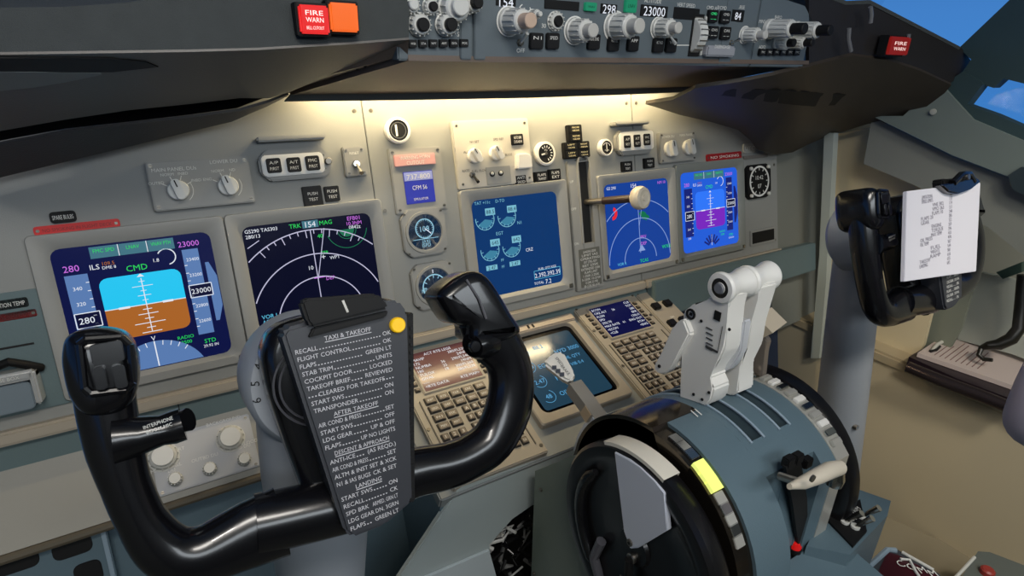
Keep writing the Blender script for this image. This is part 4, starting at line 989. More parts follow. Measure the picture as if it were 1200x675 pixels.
b.text('HYD 3000', .040, .030, .009, .0057, lc, rot=0); b.text('OIL QTY', .040, .012, .007, .0057, lc); b.text('VIB 0.4', .040, -.004, .007, .0057, lc)
m.part('screen', b)
h = MB(); q = m.R([(604, 385), (677, 364), (681, 372), (608, 394)], .013); h.box(m.x0, m.x1, m.y1 - .016, m.y1 + .001, .010, .016, mat('lower_handle', (168, 156, 142), .4), .002)
for x in (-.01, .0): h.box(x, x + .004, m.y1 - .012, m.y1 - .004, .016, .0166, blackm)
m.part('pull_bar', h)
# switch strip right of the right keypad
m = Mod(CDU, 'switch_unit', 'narrow unit with black switches between right keypad and throttle levers', 'control panel', (.270, .338, -.045, .200), None)
b = MB(); b.box(m.x0, m.x1, m.y0, m.y1, -.0004, .009, cdu_body, .002); screws(b, m.x0, m.x1, m.y0, m.y1, .009)
for k, t in enumerate(('OFF', 'ON', 'AUTO', 'MAN')): b.text(t, 0, .09 - .05 * k, .005, .0093, white)
m.part('body', b)
for k in range(4):
    for s in (-1, 1):
        t = MB(); t.box(s * .016 - .009, s * .016 + .009, .066 - .05 * k, .082 - .05 * k, .009, .016, key, .0015); m.part('black_switch', t)

# ================= throttle quadrant
QC = Vector((0, -.472, .722)); QR = .126
XL, XR = -.150, .062
q_ = thing('throttle_quadrant', 'blue-grey drum-shaped throttle quadrant between the two black trim wheels', 'throttle quadrant', Matrix.Translation((-.045, QC.y, .2)))
Qi = q_.matrix_world.inverted()
def arcsec(R, a0, a1, trunc, base=.10, n=26):
    p = [(QC.y + R * math.cos(math.radians(a)), QC.z + R * math.sin(math.radians(a))) for a in [a0 + (a1 - a0) * k / n for k in range(n + 1)]]
    if trunc: p += [(-.560, .690), (-.560, base)]
    else: p += [(p[-1][0], base)]
    return p + [(-.33, base), (-.33, QC.z - .05)]
def slab(b, x0, x1, R, m1, trunc=False, a1=129):
    s = arcsec(R, 8, (178, a1, 138)[int(trunc)], trunc == 1)
    b.solid([(x0, y, z) for y, z in s], [(x1, y, z) for y, z in s], m1)
b = MB(); b.T = Qi
slabs = [(-.125, -.074, QR, blue, 0), (-.074, -.064, QR, blue, 1), (-.064, -.044, QR - .02, darkhole, 1), (-.044, -.018, QR, blue, 1), (-.018, .000, QR - .02, darkhole, 1), (.000, .006, QR, blue, 1), (.006, .030, QR, blue, 2), (.052, .064, QR - .010, blackm, 2)]
for x0, x1, R, m1, tr in slabs: slab(b, x0, x1, R, m1, tr)
for x0, x1 in ((-.064, -.044), (-.018, .000)):
    cp_ = [(QC.y + QR * math.cos(math.radians(a)), QC.z + QR * math.sin(math.radians(a))) for a in range(113, 130, 2)] + [(-.559, .690), (-.52, .70)]
    b.solid([(x0, y, z) for y, z in cp_], [(x1, y, z) for y, z in cp_], blue)
b.build('drum', q_)
b = MB(); b.T = Qi
slab(b, -.146, -.125, QR - .004, bronze, False)
b.build('bronze_arc', q_)
b = MB(); b.T = Qi
for (x0, x1) in ((-.066, -.062), (-.046, -.042), (-.020, -.016), (-.002, .002)):
    pts = [(x0 / 2 + x1 / 2, QC.y + (QR + .001) * math.cos(a), QC.z + (QR + .001) * math.sin(a)) for a in [math.radians(30 + k * 4) for k in range(22)]]
    b.tube(pts, .0016, bluelt, 6)
b.build('slot_edging', q_)
# silver flap scale
b = MB(); b.T = Qi
sil = mat('scale_silver', (196, 194, 186), .28, metal=.45)
slab(b, .030, .052, QR + .001, sil, 2)
for k in range(19):
    a = math.radians(40 + k * 5.0); c = Vector((.041, QC.y + (QR + .0025) * math.cos(a), QC.z + (QR + .0025) * math.sin(a)))
    b.box(-.008, .008, -.0035, .0035, -.001, .0025, (sil, whitep, chrome)[k % 3], .0008, T=Matrix.Translation(c) @ Matrix.Rotation(a - pi / 2, 4, 'X'))
b.build('flap_scale', q_, label=None) if False else b.build('flap_scale', q_)
b = MB(); b.T = Qi
for k in range(10):
    a = math.radians(58 + k * 8); c = Vector((.058, QC.y + (QR - .008) * math.cos(a), QC.z + (QR - .008) * math.sin(a)))
    b.box(-.006, .006, -.006, .006, -.004, .001, (whitep, chrome)[k % 2], .001, T=Matrix.Translation(c) @ Matrix.Rotation(a - pi / 2, 4, 'X'))
    if k < 7: b.text(('0', '1', '2', '5', '10', '15', '25')[k], 0, 0, .006, .0013, blackm, T=Matrix.Translation(c) @ Matrix.Rotation(a - pi / 2, 4, 'X'))
b.build('detent_plate', q_)
# trim indicator: lit green window and steel scale beside the left wheel
b = MB(); b.T = Qi
def onarc(x, a, R): 
    a = math.radians(a); return Matrix.Translation((x, QC.y + R * math.cos(a), QC.z + R * math.sin(a))) @ Matrix.Rotation(a - pi / 2, 4, 'X')
for k in range(3): b.box(-.007, .007, -.0056, .0056, -.002, .0035, mat('trim_green', (170, 190, 90), .35, emit=(222, 228, 120), es=1.0), T=onarc(-.136, 113 + k * 4.6, QR - .003))
b.build('lit_trim_window', q_, None)
b = MB(); b.T = Qi
for k in range(5): b.box(-.006, .006, -.006, .006, -.002, .002, (sil, chrome)[k % 2], .0006, T=onarc(-.136, 128 + k * 4.6, QR - .004))
b.build('trim_scale', q_)
b = MB(); b.T = Qi
for k in range(3): b.box(-.006, .006, -.006, .006, -.002, .0024, chrome, .0008, T=onarc(-.134, 96 + k * 5, QR - .004))
b.build('trim_index', q_)
b = MB(); b.T = Qi
slab(b, -.146, -.080, QR + .0006, bronze, 1, 86)
b.build('bronze_cover', q_)
b = MB(); b.T = Qi
b.line(-.006, .02, -.006, .03, .0012, 0, white, T=onarc(-.085, 100, QR)); b.line(.0, .02, .0, .03, .0012, 0, white, T=onarc(-.085, 100, QR))
b.build('scale_print', q_)
# left side shield in front of the wheel
b = MB(); b.T = Qi
sp = [xpl(x, y, -.150) for x, y in ((627, 552), (672, 534), (700, 545), (760, 620), (760, 800), (618, 800))]
b.solid(sp, [p + Vector((.010, 0, 0)) for p in sp], mat('shield_green_grey', (112, 122, 112), .4, noise=.08, nscale=8)); 
for x, y in ((634, 574), (626, 672)):
    c = xpl(x, y, -.151); b.lathe([(0, 0), (.003, 0), (.003, .002), (0, .003)], screw, 12, T=Matrix.Translation(c) @ Matrix.Rotation(-pi / 2, 4, 'Y'))
b.build('side_shield', q_)
# ================= trim wheels
def wheel(label, X, side):
    wc = (-.482, .715) if side > 0 else (-.457, .725)
    e = thing('trim_wheel', label, 'trim wheel', Matrix.Translation((X, *wc)) @ Matrix.Rotation(-pi / 2 * side, 4, 'Y'), 'stabiliser trim wheels')
    # local z points away from the quadrant
    R = .115 if side > 0 else .116
    b = MB()
    b.lathe([(0, -.012), (R - .006, -.012), (R - .002, -.010), (R, -.006), (R, .008), (R - .004, .012), (R - .014, .013), (R - .022, .010), (R - .030, .006), (.05, .003), (.022, .004), (.020, .008), (0, .008)], mat('wheel_black', (16, 15, 17), .3, coat=.15), 72)
    return e, b.build('wheel_disc', e)
wl, wd_ = wheel('large black trim wheel with a white wedge mark, left of the quadrant', -.163, 1)
# local axes after rotation by -90 about Y: x_local -> world z, y -> y, z -> -x  (x_local = up)
R = .115
b = MB(); wa = [math.radians(a) for a in (-34, -26, -18, -10, -2, 4)]      # angle from x_local(up) towards +y (forward)
WM = mat('wheel_mark', (205, 210, 222), .4); WT = mat('wheel_mark_lit', (226, 220, 206), .4)  # tread copy of the white mark, lightened as if lit from above
poly = [(.012 , -.004), (.012, .006)] + [(.098 * math.cos(a), .098 * math.sin(a)) for a in wa[::-1]]
b.prism([(.004, -.002), (.018, .010)] + [((R - .006) * math.cos(a), (R - .006) * math.sin(a)) for a in (math.radians(20), math.radians(8), 0, math.radians(-10), math.radians(-18))] + [(.066, -.044), (.014, -.012)], .0085, .0142, WM, .0008)
b.cyl(.012, -.001, .004, .0142, .0158, screw, 16); b.cyl(.012, -.001, .0018, .0158, .0164, darkhole, 10)
b.build('wedge_mark', wd_)
b = MB(); b.ring(0, 0, R - .003, R + .0016, -.011, .0105, WT, 22, math.radians(-14), math.radians(30)); b.build('tread_mark', wd_)
b = MB()   # folding handle hinge with rack below the hub
b.cyl(-.012, -.002, .006, .004, .012, steel, 16, .001); b.tube([(-.012, -.002, .013), (-.030, -.004, .013), (-.10, -.008, .012)], .005, blackm, 10)
for k in range(9): b.box(-.04 - .006 * k, -.037 - .006 * k, -.010, .004, .016, .0175, steel)
hh_ = b.build('handle_hinge', wl)
b = MB(); rec = [(.085 * math.cos(a), .085 * math.sin(a)) for a in [math.radians(50 + k * 8) for k in range(13)]]
b.tube([(x, y, .011) for x, y in rec], [.004] + [.0075] * 11 + [.004], blackp, 12)
b.tube([(-.03, .045, .010), (-.06, .052, .012), (-.085, .04, .010)], .006, mat('handle_grey', (80, 80, 86), .3), 10); b.build('folding_handle', wl)
wheel('black trim wheel rim behind the silver flap scale, right of the quadrant', .086, -1)

# ================= levers on the quadrant
def levplate(b, px, X, th, m1, bev=.0015):
    P3 = [xpl(x, y, X) for x, y in px]
    b.prism([(-p.y, p.z) for p in P3], -th, 0, m1, bev, T=Matrix(((0, 0, -1, X), (-1, 0, 0, 0), (0, 1, 0, 0), (0, 0, 0, 1))))
def throttle(label, X, dx):
    p = xpl(836, 470, -.060); e = thing('thrust_lever', label, 'throttle lever', Matrix.Translation((X, p.y, p.z)), 'thrust levers')
    b = MB(); b.T = Matrix.Translation((-(-.060), -p.y, -p.z))
    levplate(b, [(806, 366), (812, 356), (829, 354), (834, 344), (850, 340), (862, 345), (858, 360), (850, 390), (846, 418), (836, 440), (836, 472), (828, 476), (803, 467), (806, 440)] if X > -.03 else [(800, 366), (812, 356), (829, 354), (834, 344), (848, 340), (857, 346), (853, 362), (851, 385), (849, 408), (845, 418), (834, 432), (830, 442), (836, 456), (833, 470), (826, 476), (795, 466), (799, 455), (799, 420)], -.068, .026, whitep, .002)
    b.build('lever_body', e)
    k = MB(); k.T = Matrix.Translation((-(-.060), -p.y, -p.z)); c = xpl(843, 338, -.072)
    RY = Matrix.Translation((-.072, c.y, c.z)) @ Matrix.Rotation(pi / 2, 4, 'Y')
    k.lathe([(0, 0), (.006, 0), (.0065, .004), (.0105, .004), (.0105, 0), (.0150, .0005), (.0165, .003), (.0160, .006), (.0135, .012), (.0120, .020), (.0135, .029), (.0156, .036), (.0158, .0385), (.015, .040), (0, .040)], whitep, 36, T=RY)
    gp = k.build('grip', e, None)
    t = MB(); t.T = Matrix.Translation((-(-.060), -p.y, -p.z))
    t.lathe([(0, .0008), (.0103, .0008), (.0103, .0035), (0, .0035)], blackp, 24, T=RY); t.lathe([(0, -.002), (.005, -.002), (.006, 0), (.006, .003), (0, .003)], mat('button_grey', (110, 112, 118), .35), 20, T=RY); t.build('thumb_button', gp)
    return e, p
for X, lab in ((-.060, 'white thrust lever with boxy lower body, nearest the captain side'), (-.020, 'white thrust lever seen behind the nearer boxy white lever')):
    e, p = throttle(lab, X, 0)
    near = X < -.03
    bT = Matrix.Translation((.060, -p.y, -p.z))
    # forward (reverse thrust) arm
    b = MB(); b.T = bT; levplate(b, [(801, 374), (808, 392), (785, 432), (780, 438), (772, 439), (766, 434), (766, 427), (775, 414), (788, 385), (794, 376)], -.076, .012, whitep, .002); c = xpl(773, 429, -.076)
    b.lathe([(0, 0), (.002, 0), (.002, .0012), (0, .0012)], darkhole, 10, T=Matrix.Translation(c) @ Matrix.Rotation(-pi / 2, 4, 'Y'))
    b.build('reverse_arm', e)
    b = MB(); b.T = bT; c = xpl(791, 424, -.066); b.lathe([(0, 0), (.006, 0), (.0075, .003), (.0075, .022), (.006, .026), (0, .026)], whitep, 20, T=Matrix.Translation(c) @ Matrix.Rotation(pi / 2, 4, 'Y')); b.build('reverse_grip', e)
    if near:
        b = MB(); b.T = bT; F = lambda x, y, dz=.0695: Matrix.Translation(xpl(x, y, -.0686)) @ Matrix.Rotation(-pi / 2, 4, 'Y') @ Matrix.Rotation(-pi / 2, 4, 'Z')
        b.box(-.0015, .0015, -.0015, .0015, 0, .0012, blackm, T=F(810, 368)); b.ring(0, 0, .004, .0062, 0, .0016, blackm, 18, T=F(810, 368))
        b.box(-.004, .004, -.005, .005, 0, .0008, blackm, T=F(841, 370))
        for q in ((822, 376), (855, 386), (813, 462), (823, 468), (831, 460)): b.cyl(0, 0, .0017, 0, .0008, darkhole, 10, T=F(*q))
        for q in range(5): b.box(-.006, .002 + .001 * (q % 2), -.0006, .0006, 0, .0005, mat('print_dark', (60, 60, 60), .6), T=F(833, 386 + 6 * q))
        b.box(-.008, .008, -.0012, .0012, 0, .0005, mat('print_dark', (60, 60, 60), .6), T=F(834, 409)); b.line(.008, -.0012, .008, .03, .0006, 0, mat('print_dark', (60, 60, 60), .6), T=F(834, 409))
        b.build('lever_marking', e)
        b = MB(); b.T = bT; levplate(b, [(846, 372), (873, 376), (868, 412), (858, 430), (848, 436), (848, 420)], -.0430, .010, mat('lever_inner', (198, 200, 204), .4), .0015); b.build('lever_back', e)
def startlever(lab, X):
    p = xpl(884, 440, .045); e = thing('start_lever', lab, 'lever', Matrix.Translation((X, p.y, p.z)))
    bT = Matrix.Translation((-.045, -p.y, -p.z))
    b = MB(); b.T = bT; levplate(b, [(878, 392), (892, 390), (899, 400), (896, 412), (893, 442), (874, 442), (877, 412), (884, 402)], .040, .008, mat('lever_steel', (150, 140, 130), .35, metal=.6), .0012); b.build('lever_arm', e)
    b = MB(); b.T = bT; pp = [xpl(x, y, .045) for x, y in ((874, 372), (896, 366), (914, 384), (898, 392))]
    b.solid([q + Vector((-.012, 0, -.004)) for q in pp], [q + Vector((.012, 0, .004)) for q in pp], mat('lever_pad', (184, 172, 152), .4)); b.build('lever_pad', e)
    b = MB(); b.T = bT; c = xpl(879, 436, .036); b.lathe([(0, 0), (.007, 0), (.0075, .003), (.006, .006), (0, .006)], steel, 16, T=Matrix.Translation(c) @ Matrix.Rotation(-pi / 2, 4, 'Y')); b.build('pivot_bolt', e)
startlever('grey start lever with tan pad, just right of the white throttle levers', .045)
# speedbrake lever
e = thing('speedbrake_lever', 'grey lever with white rounded handle lying over the lower display', 'lever', Matrix.Translation(xpl(700, 512, -.105)))
ei = e.matrix_world.inverted()
a = [xpl(672, 452, -.105), xpl(690, 476, -.105), xpl(706, 500, -.105), xpl(720, 520, -.105)]
def bar(b, pts, wd, th, m1):
    """flat bar along pts, wide across the sight line, th along X"""
    L = []; 
    for i, p in enumerate(pts):
        t = (pts[min(i + 1, len(pts) - 1)] - pts[max(i - 1, 0)]).normalized(); n = Vector((0, -t.z, t.y)); n.normalize(); w = wd[i] if isinstance(wd, (list, tuple)) else wd
        L.append((p + n * w, p - n * w))
    poly = [x for x, _ in L] + [y for _, y in L][::-1]
    b.solid([p + Vector((-th / 2, 0, 0)) for p in poly], [p + Vector((th / 2, 0, 0)) for p in poly], m1)
b = MB(); b.T = ei; bar(b, a, [.009, .009, .010, .011], .020, mat('lever_grey', (140, 136, 128), .4, noise=.05)); b.build('lever_arm', e)
b = MB(); b.T = ei; bar(b, [xpl(690, 477, -.105), xpl(697, 488, -.105)], .0096, .0215, mat('lever_band_tan', (190, 168, 138), .35)); bar(b, [xpl(699, 491, -.105), xpl(712, 510, -.105)], .0102, .0225, mat('lever_band', (188, 194, 200), .35)); b.build('lever_band', e)
b = MB(); b.T = ei; c = xpl(655, 432, -.105)
def facing(o, n, hint):
    n = Vector(n).normalized(); ex = (Vector(hint) - n * n.dot(Vector(hint))).normalized(); return Plane(o, ex, n.cross(ex))
HP = facing(c, (-.45, -.45, .75), RM.col[0])
hp = [HP.uv(x, y) for x, y in ((637, 428), (641, 421), (654, 413), (660, 414), (673, 438), (674, 444), (668, 450), (662, 448))]
Hi = ei @ HP.M(); b.T = Hi; b.prism(hp, -.008, .008, whitep, .004, 3)
for t, x, y in (('SPEED', 656, 426), ('BRAKE', 663, 436)): b.text(t, *HP.uv(x, y), .0042, .0083, blackm, rot=-.95)
for q in range(3): 
    uv = HP.uv(650 + 4.5 * q, 433 + 4 * q); b.box(uv[0] - .003, uv[0] + .003, uv[1] - .0028, uv[1] + .0028, .008, .0084, mat('print_blue', (60, 66, 80), .6))
b.build('handle', e)
b = MB(); b.T = ei; pp = [xpl(x, y, -.128) for x, y in ((684, 497), (698, 494), (706, 516), (690, 522), (672, 528), (676, 512))]
b.solid(pp, [p + Vector((.012, 0, 0)) for p in pp], mat('boot_white', (216, 218, 220), .45)); b.build('lever_boot', e)
# flap lever
e = thing('flap_lever', 'pale flap lever lying across the dark slot, right rear of the quadrant', 'lever', Matrix.Translation((.008, -.55, .70)))
ei = e.matrix_world.inverted()
b = MB(); b.T = ei
sl = [ypl(x, y, -.5635) for x, y in ((921, 548), (939, 542), (946, 585), (947, 630), (936, 640), (929, 590))]
b.solid(sl, [p + Vector((0, .004, 0)) for p in sl], darkhole); b.build('slot', e)
b = MB(); b.T = ei
P = [ypl(925, 570, -.585), ypl(940, 566, -.585), ypl(958, 558, -.588), ypl(972, 551, -.588), ypl(984, 548, -.588)]
b.tube(P, [(.003, .0025), (.006, .006), (.0075, .0075), (.0085, .008), (.0075, .007)], mat('lever_cream', (206, 196, 178), .4), 14)
b.tube([P[1], P[1] + Vector((0, .022, -.008))], .004, steel, 10); b.build('lever_arm', e)
b = MB(); b.T = ei; b.lathe([(0, 0), (.0035, 0), (.0035, .002), (0, .002)], screw, 12, T=Matrix.Translation(ypl(951, 560, -.5965)) @ Matrix.Rotation(pi / 2, 4, 'X')); b.build('pivot_screw', e)
b = MB(); b.T = ei; b.lathe([(0, -.008), (.008, -.008), (.009, 0), (.006, .012), (0, .012)], chrome, 16, T=Matrix.Translation(ypl(979, 560, -.582))); b.build('pivot', e)
b = MB(); b.T = ei
for x, y in ((924, 540), (934, 536), (945, 541)): b.box(-.006, .006, -.004, .004, -.005, .005, blackm, .001, T=Matrix.Translation(ypl(x, y, -.56)))
b.build('gate_block', e)

# ================= aft deck of the quadrant
dk = thing('rear_console', 'blue-grey console deck behind the quadrant with stepped right-hand block', 'console', Matrix.Translation((.02, -.62, .2))); Di = dk.matrix_world.inverted()
b = MB(); b.T = Di
b.solid([(-.072, -.566, .10), (.070, -.566, .10), (.070, -.566, .688), (-.072, -.566, .688)], [(-.072, -.78, .10), (.070, -.78, .10), (.070, -.78, .655), (-.072, -.78, .655)], blue)
b.build('deck', dk)
b = MB(); b.T = Di
rb = [zpl(x, y, .70) for x, y in ((968, 560), (1044, 587), (1040, 604), (996, 650), (945, 640), (960, 612))]
lowr = [Vector((p.x, p.y, .10)) for p in rb]
b.solid(lowr, rb, blue); b.build('right_block', dk)
m = None
sw = [zpl(x, y, .7035) for x, y in ((968, 607), (1008, 585), (1016, 622), (1000, 640))]
b = MB(); b.T = Di; b.solid([p - Vector((0, 0, .003)) for p in sw], sw, blackm); b.build('switch_plate', dk)
c = sum(sw, Vector()) / 4; dxv = (sw[1] - sw[0]).normalized()
b = MB(); b.T = Di @ Matrix.Translation(sw[0].lerp(sw[1], .5)) @ Matrix.Rotation(math.atan2(dxv.y, dxv.x), 4, 'Z'); b.text('STAB TRIM', 0, -.008, .0055, .0006, white); b.text('CUT OUT', 0, -.016, .0055, .0006, white); b.build('switch_print', dk)
for x, y in ((990, 612), (1002, 618), (1010, 606)):
    b = MB(); b.T = Di; p = zpl(x, y, .7035); b.tube([p, p + Vector((.002, -.006, .012)), p + Vector((.004, -.012, .022))], [.002, .003, .004], chrome, 10); b.cyl(p.x, p.y, .005, .7035, .706, knobw, 12); b.build('toggle_switch', dk)
b = MB(); b.T = Di; tr = [zpl(x, y, .694) for x, y in ((865, 630), (890, 640), (905, 655), (915, 672), (916, 700))]; b.tube(tr, .0026, bluelt, 8)
b.tube([zpl(870, 625, .695), zpl(882, 632, .695), zpl(893, 634, .695)], [.006, .007, .006], chrome, 12)
b.build('edge_trim', dk)
pl_ = thing('parking_brake_light', 'small red indicator light on the console deck', 'indicator light', Matrix.Translation(zpl(931, 643, .690)))
b = MB(); b.cyl(0, 0, .0075, -.004, .003, blackm, 16); b.build('socket', pl_)
b = MB(); b.lathe([(0.0065, .003), (.0065, .007), (.005, .0105), (.0025, .012), (0, .0122)], mat('red_lens', (190, 14, 14), .25, emit=(170, 20, 18), es=.5), 20); b.build('lens', pl_)
pk = thing('parking_brake_lever', 'short black brake lever beside the red light', 'lever', Matrix.Translation(zpl(934, 634, .690)))
b = MB(); b.box(-.011, .011, -.004, .004, -.002, .005, blackm, .001); b.build('base', pk)
b = MB(); b.tube([(-.004, 0, .004), (0, .003, .014), (.005, .006, .024)], [.003, .0035, .0045], blackm, 10); b.box(.000, .012, .002, .007, .020, .024, knobw, .001); b.build('lever_arm', pk)
# floor-level radio boxes in the bottom right corner
def fbox(label, px, z, h, m1, extra=None):
    P3 = [zpl(x, y, z) for x, y in px]; c = sum(P3, Vector()) / len(P3)
    e = thing('radio_box', label, 'radio box', Matrix.Translation((c.x, c.y, z - h)))
    b = MB(); b.T = e.matrix_world.inverted(); b.solid([p - Vector((0, 0, h)) for p in P3], P3, m1); b.build('case', e)
    if extra: extra(e, P3)
    return e
def ex1(e, P):
    b = MB(); b.T = e.matrix_world.inverted(); ins = [zpl(x, y, P[0].z + .001) for x, y in ((1040, 647), (1052, 650), (1130, 690), (1060, 720), (1020, 690))]
    b.solid([p - Vector((0, 0, .002)) for p in ins], ins, mat('maroon_panel', (62, 14, 26), .3)); b.build('face', e)
    b = MB(); b.T = e.matrix_world.inverted(); cc = zpl(1055, 660, P[0].z + .0025)
    for k, t in enumerate('COMM'): b.text(t, .012 * k, -.006 * k, .012, 0, white, T=Matrix.Translation(cc) @ Matrix.Rotation(-.5, 4, 'Z'))
    pts = [zpl(x, y, P[0].z + .003) for x, y in ((1055, 655), (1066, 656), (1072, 668), (1080, 680))]; b.tube(pts, .002, white, 8); b.build('printed_mark', e)
    b = MB(); b.T = e.matrix_world.inverted(); b.tube([zpl(x, y, P[0].z + .002) for x, y in ((1000, 680), (1040, 644), (1050, 645))], .004, bluelt, 8); b.tube([zpl(x, y, P[0].z + .002) for x, y in ((1057, 647), (1094, 668))], .0025, knobw, 8); b.build('edge_trim', e)
fbox('box with maroon face and pale edge trim in the bottom right corner', [(1000, 680), (1040, 642), (1052, 644), (1100, 672), (1140, 720), (1020, 760)], .52, .42, mat('box_dark', (62, 66, 72), .5), ex1)
def ex2(e, P):
    b = MB(); b.T = e.matrix_world.inverted(); c = zpl(1156, 672, P[0].z); b.cyl(c.x, c.y, .012, P[0].z, P[0].z + .012, mat('red_cap', (150, 50, 44), .4), 18, .003); b.build('red_cap', e)
    b = MB(); b.T = e.matrix_world.inverted(); b.tube([zpl(1115, 682, P[0].z + .002), zpl(1142, 653, P[0].z + .002)], .003, knobw, 8); b.build('edge_trim', e)
fbox('dark grey box with a red cap at the bottom right edge', [(1118, 690), (1146, 646), (1160, 647), (1215, 668), (1240, 720), (1140, 740)], .30, .16, mat('box_grey', (92, 98, 94), .55), ex2)
# ================= control yokes
ya = math.radians(20)
YK = Plane((-.45, -.41, 1.0), (1, 0, 0), (0, math.sin(ya), math.cos(ya)))
YM = YK.M()
def pairs(l, dz=0, rz=.016):
    path = []; rr = []
    for a, c in l:
        p = Vector(YK.uv(*a)); q = Vector(YK.uv(*c)); m_ = (p + q) / 2
        path.append((m_.x, m_.y, dz)); rr.append((p - q).length / 2 * 1.07)
    return path, rr
def smooth_path(path, rr, rz, n=4):
    """Catmull-Rom through the stations"""
    P = [Vector(p) for p in path]; out = []; ro = []
    for i in range(len(P) - 1):
        a, b_, c, d = P[max(i - 1, 0)], P[i], P[i + 1], P[min(i + 2, len(P) - 1)]
        for k in range(n):
            t = k / n
            out.append(.5 * ((2 * b_) + (c - a) * t + (2 * a - 5 * b_ + 4 * c - d) * t * t + (3 * b_ - a - 3 * c + d) * t ** 3)); ro.append((rz, rr[i] + (rr[i + 1] - rr[i]) * t))
    out.append(P[-1]); ro.append((rz, rr[-1])); return out, ro
LPp = [((330, 650), (330, 572)), ((290, 664), (294, 589)), ((240, 680), (244, 616)), ((200, 682), (222, 620)), ((168, 664), (206, 612)), ((140, 623), (190, 592)), ((118, 573), (176, 560)), ((102, 528), (168, 528)), ((94, 500), (162, 498)), ((88, 470), (158, 468)), ((84, 430), (156, 428))]
RPp = [((400, 627), (400, 560)), ((440, 603), (440, 540)), ((485, 581), (485, 527)), ((522, 572), (522, 521)), ((556, 558), (543, 513)), ((593, 532), (561, 500)), ((616, 491), (573, 472)), ((621, 452), (577, 442)), ((614, 416), (570, 420)), ((600, 386), (546, 398)), ((586, 360), (540, 382))]
def make_yoke(label, dx):
    e = thing('control_yoke', label, 'control yoke', YM, 'control yokes')
    b = MB()
    up = (0, 0, 1)
    p, r = smooth_path(*pairs(LPp), .016); b.tube(p, r, blackp, 20, up=up)
    p, r = smooth_path(*pairs(RPp), .016); b.tube(p, r, blackp, 20, up=up)
    b.tube([(YK.uv(300, 615)[0], YK.uv(300, 615)[1], 0), (YK.uv(370, 598)[0], YK.uv(370, 598)[1], .002), (YK.uv(430, 585)[0], YK.uv(430, 585)[1], 0)], [(.02, .021)] * 3, blackp, 20, up=up)
    b.pebble([YK.uv(*q) for q in ((308, 410), (330, 380), (400, 362), (458, 350), (476, 380), (483, 480), (482, 560), (450, 600), (405, 618), (368, 600), (346, 550), (324, 490), (312, 450))], -.035, .004, .010, blackp)
    hub = [YK.uv(*q) for q in ((306, 402), (316, 384), (335, 374), (455, 342), (472, 360), (482, 420), (484, 560), (470, 590), (420, 615), (372, 605), (350, 560), (330, 500), (310, 440))]
    b.build('wheel_body', e)
    b = MB(); c = YK.uv(352, 452); 
    for k in range(2): b.ring(c[0] + .012, c[1], .030 - .004 * k, .0315 - .004 * k, .002, .0065, mat('hub_ring', (52, 52, 58), .3), 30, 1.9, 4.3)
    b.build('hub_ring', e)
    # left grip head
    b = MB(); q = [YK.uv(*z) for z in ((84, 391), (115, 384), (146, 390), (160, 410), (163, 440), (157, 466), (135, 482), (104, 482), (86, 464), (78, 438), (76, 412))]
    b.pebble(q, -.028, .022, .012, blackp); lg = b.build('left_grip', e)
    b = MB(); q = [YK.uv(*z, .024) for z in ((92, 404), (100, 398), (142, 395), (152, 404), (156, 448), (148, 457), (106, 462), (98, 455))]
    n = len(q); cc = (sum(x for x, _ in q) / n, sum(y for _, y in q) / n)
    for i in range(n):
        a_, b_ = q[i], q[(i + 1) % n]; b.tube([(a_[0], a_[1], .0225), (b_[0], b_[1], .0225)], .0022, blackp, 8)
    b.build('switch_rim', lg)
    for (x0, y0, x1, y1, nm, pr) in ((103, 403, 148, 424, 'trim_switch', 0), (107, 429, 129, 456, 'trim_switch', 1), (130, 427, 152, 454, 'trim_switch', 1)):
        u0, v0 = YK.uv(x0, y0, .024); u1, v1 = YK.uv(x1, y1, .024)
        b = MB(); b.prism(rrect(u0, u1, min(v0, v1) + .001, max(v0, v1) - .001, .002), .018, .0245 + .003 * pr, blackp, .002, 3); b.build(nm, lg)
    # push-to-talk horn
    b = MB(); pp = [YK.uv(*z) for z in ((135, 512), (165, 507), (190, 501), (202, 498), (214, 494))]
    b.tube([(*z, .008) for z in pp], [(.014, .016), (.0125, .012), (.011, .0095), (.012, .0105), (.0125, .0105)], blackp, 18, up=up)
    b.tube([(*YK.uv(214, 490), .010), (*YK.uv(221, 487), .012)], [.007, .0075], blackp, 14)
    z = YK.uv(186, 498, .02); 
    b.text('INTERPHONE', z[0], z[1] + .0015, .0024, .0200, white, fit=.016, rot=.10); b.text('BOOM MIC', z[0], z[1] - .002, .0022, .0200, white, fit=.014, rot=.10)
    b.build('side_switch', e)
    # right grip head
    b = MB(); q = [YK.uv(*z) for z in ((506, 345), (520, 330), (540, 319), (556, 320), (570, 334), (588, 364), (600, 388), (572, 402), (545, 398), (541, 382), (524, 377), (510, 357))]
    b.pebble(q, -.024, .020, .010, blackp)
    z = YK.uv(546, 352, .021); b.tube([(*YK.uv(534, 328), .020), (*YK.uv(548, 350), .021), (*YK.uv(556, 372), .021)], .0011, mat('grip_seam', (90, 90, 94), .3), 8)
    rg = b.build('right_grip', e)
    b = MB(); z = YK.uv(556, 400); b.tube([(*YK.uv(566, 400), .004), (*YK.uv(552, 402), .010), (*YK.uv(546, 404), .012)], [(.016, .014), (.014, .013), (.011, .010)], blackp, 18, up=up); z = YK.uv(556, 406, .02); b.lathe([(0, 0), (.005, 0), (.005, .003), (.0042, .004), (0, .0042)], blackp, 18, c=(z[0], z[1], .0185)); b.build('thumb_knob', rg)
    # checklist plate
    pw_ = .016; b = MB(); q = [YK.uv(*z, .03) for z in ((330, 392), (336, 384), (452, 352), (468, 352), (478, 366), (484, 588), (452, 616), (414, 631), (404, 624))]
    b.prism(q, .006, .030, greyplate, .0025, 2)
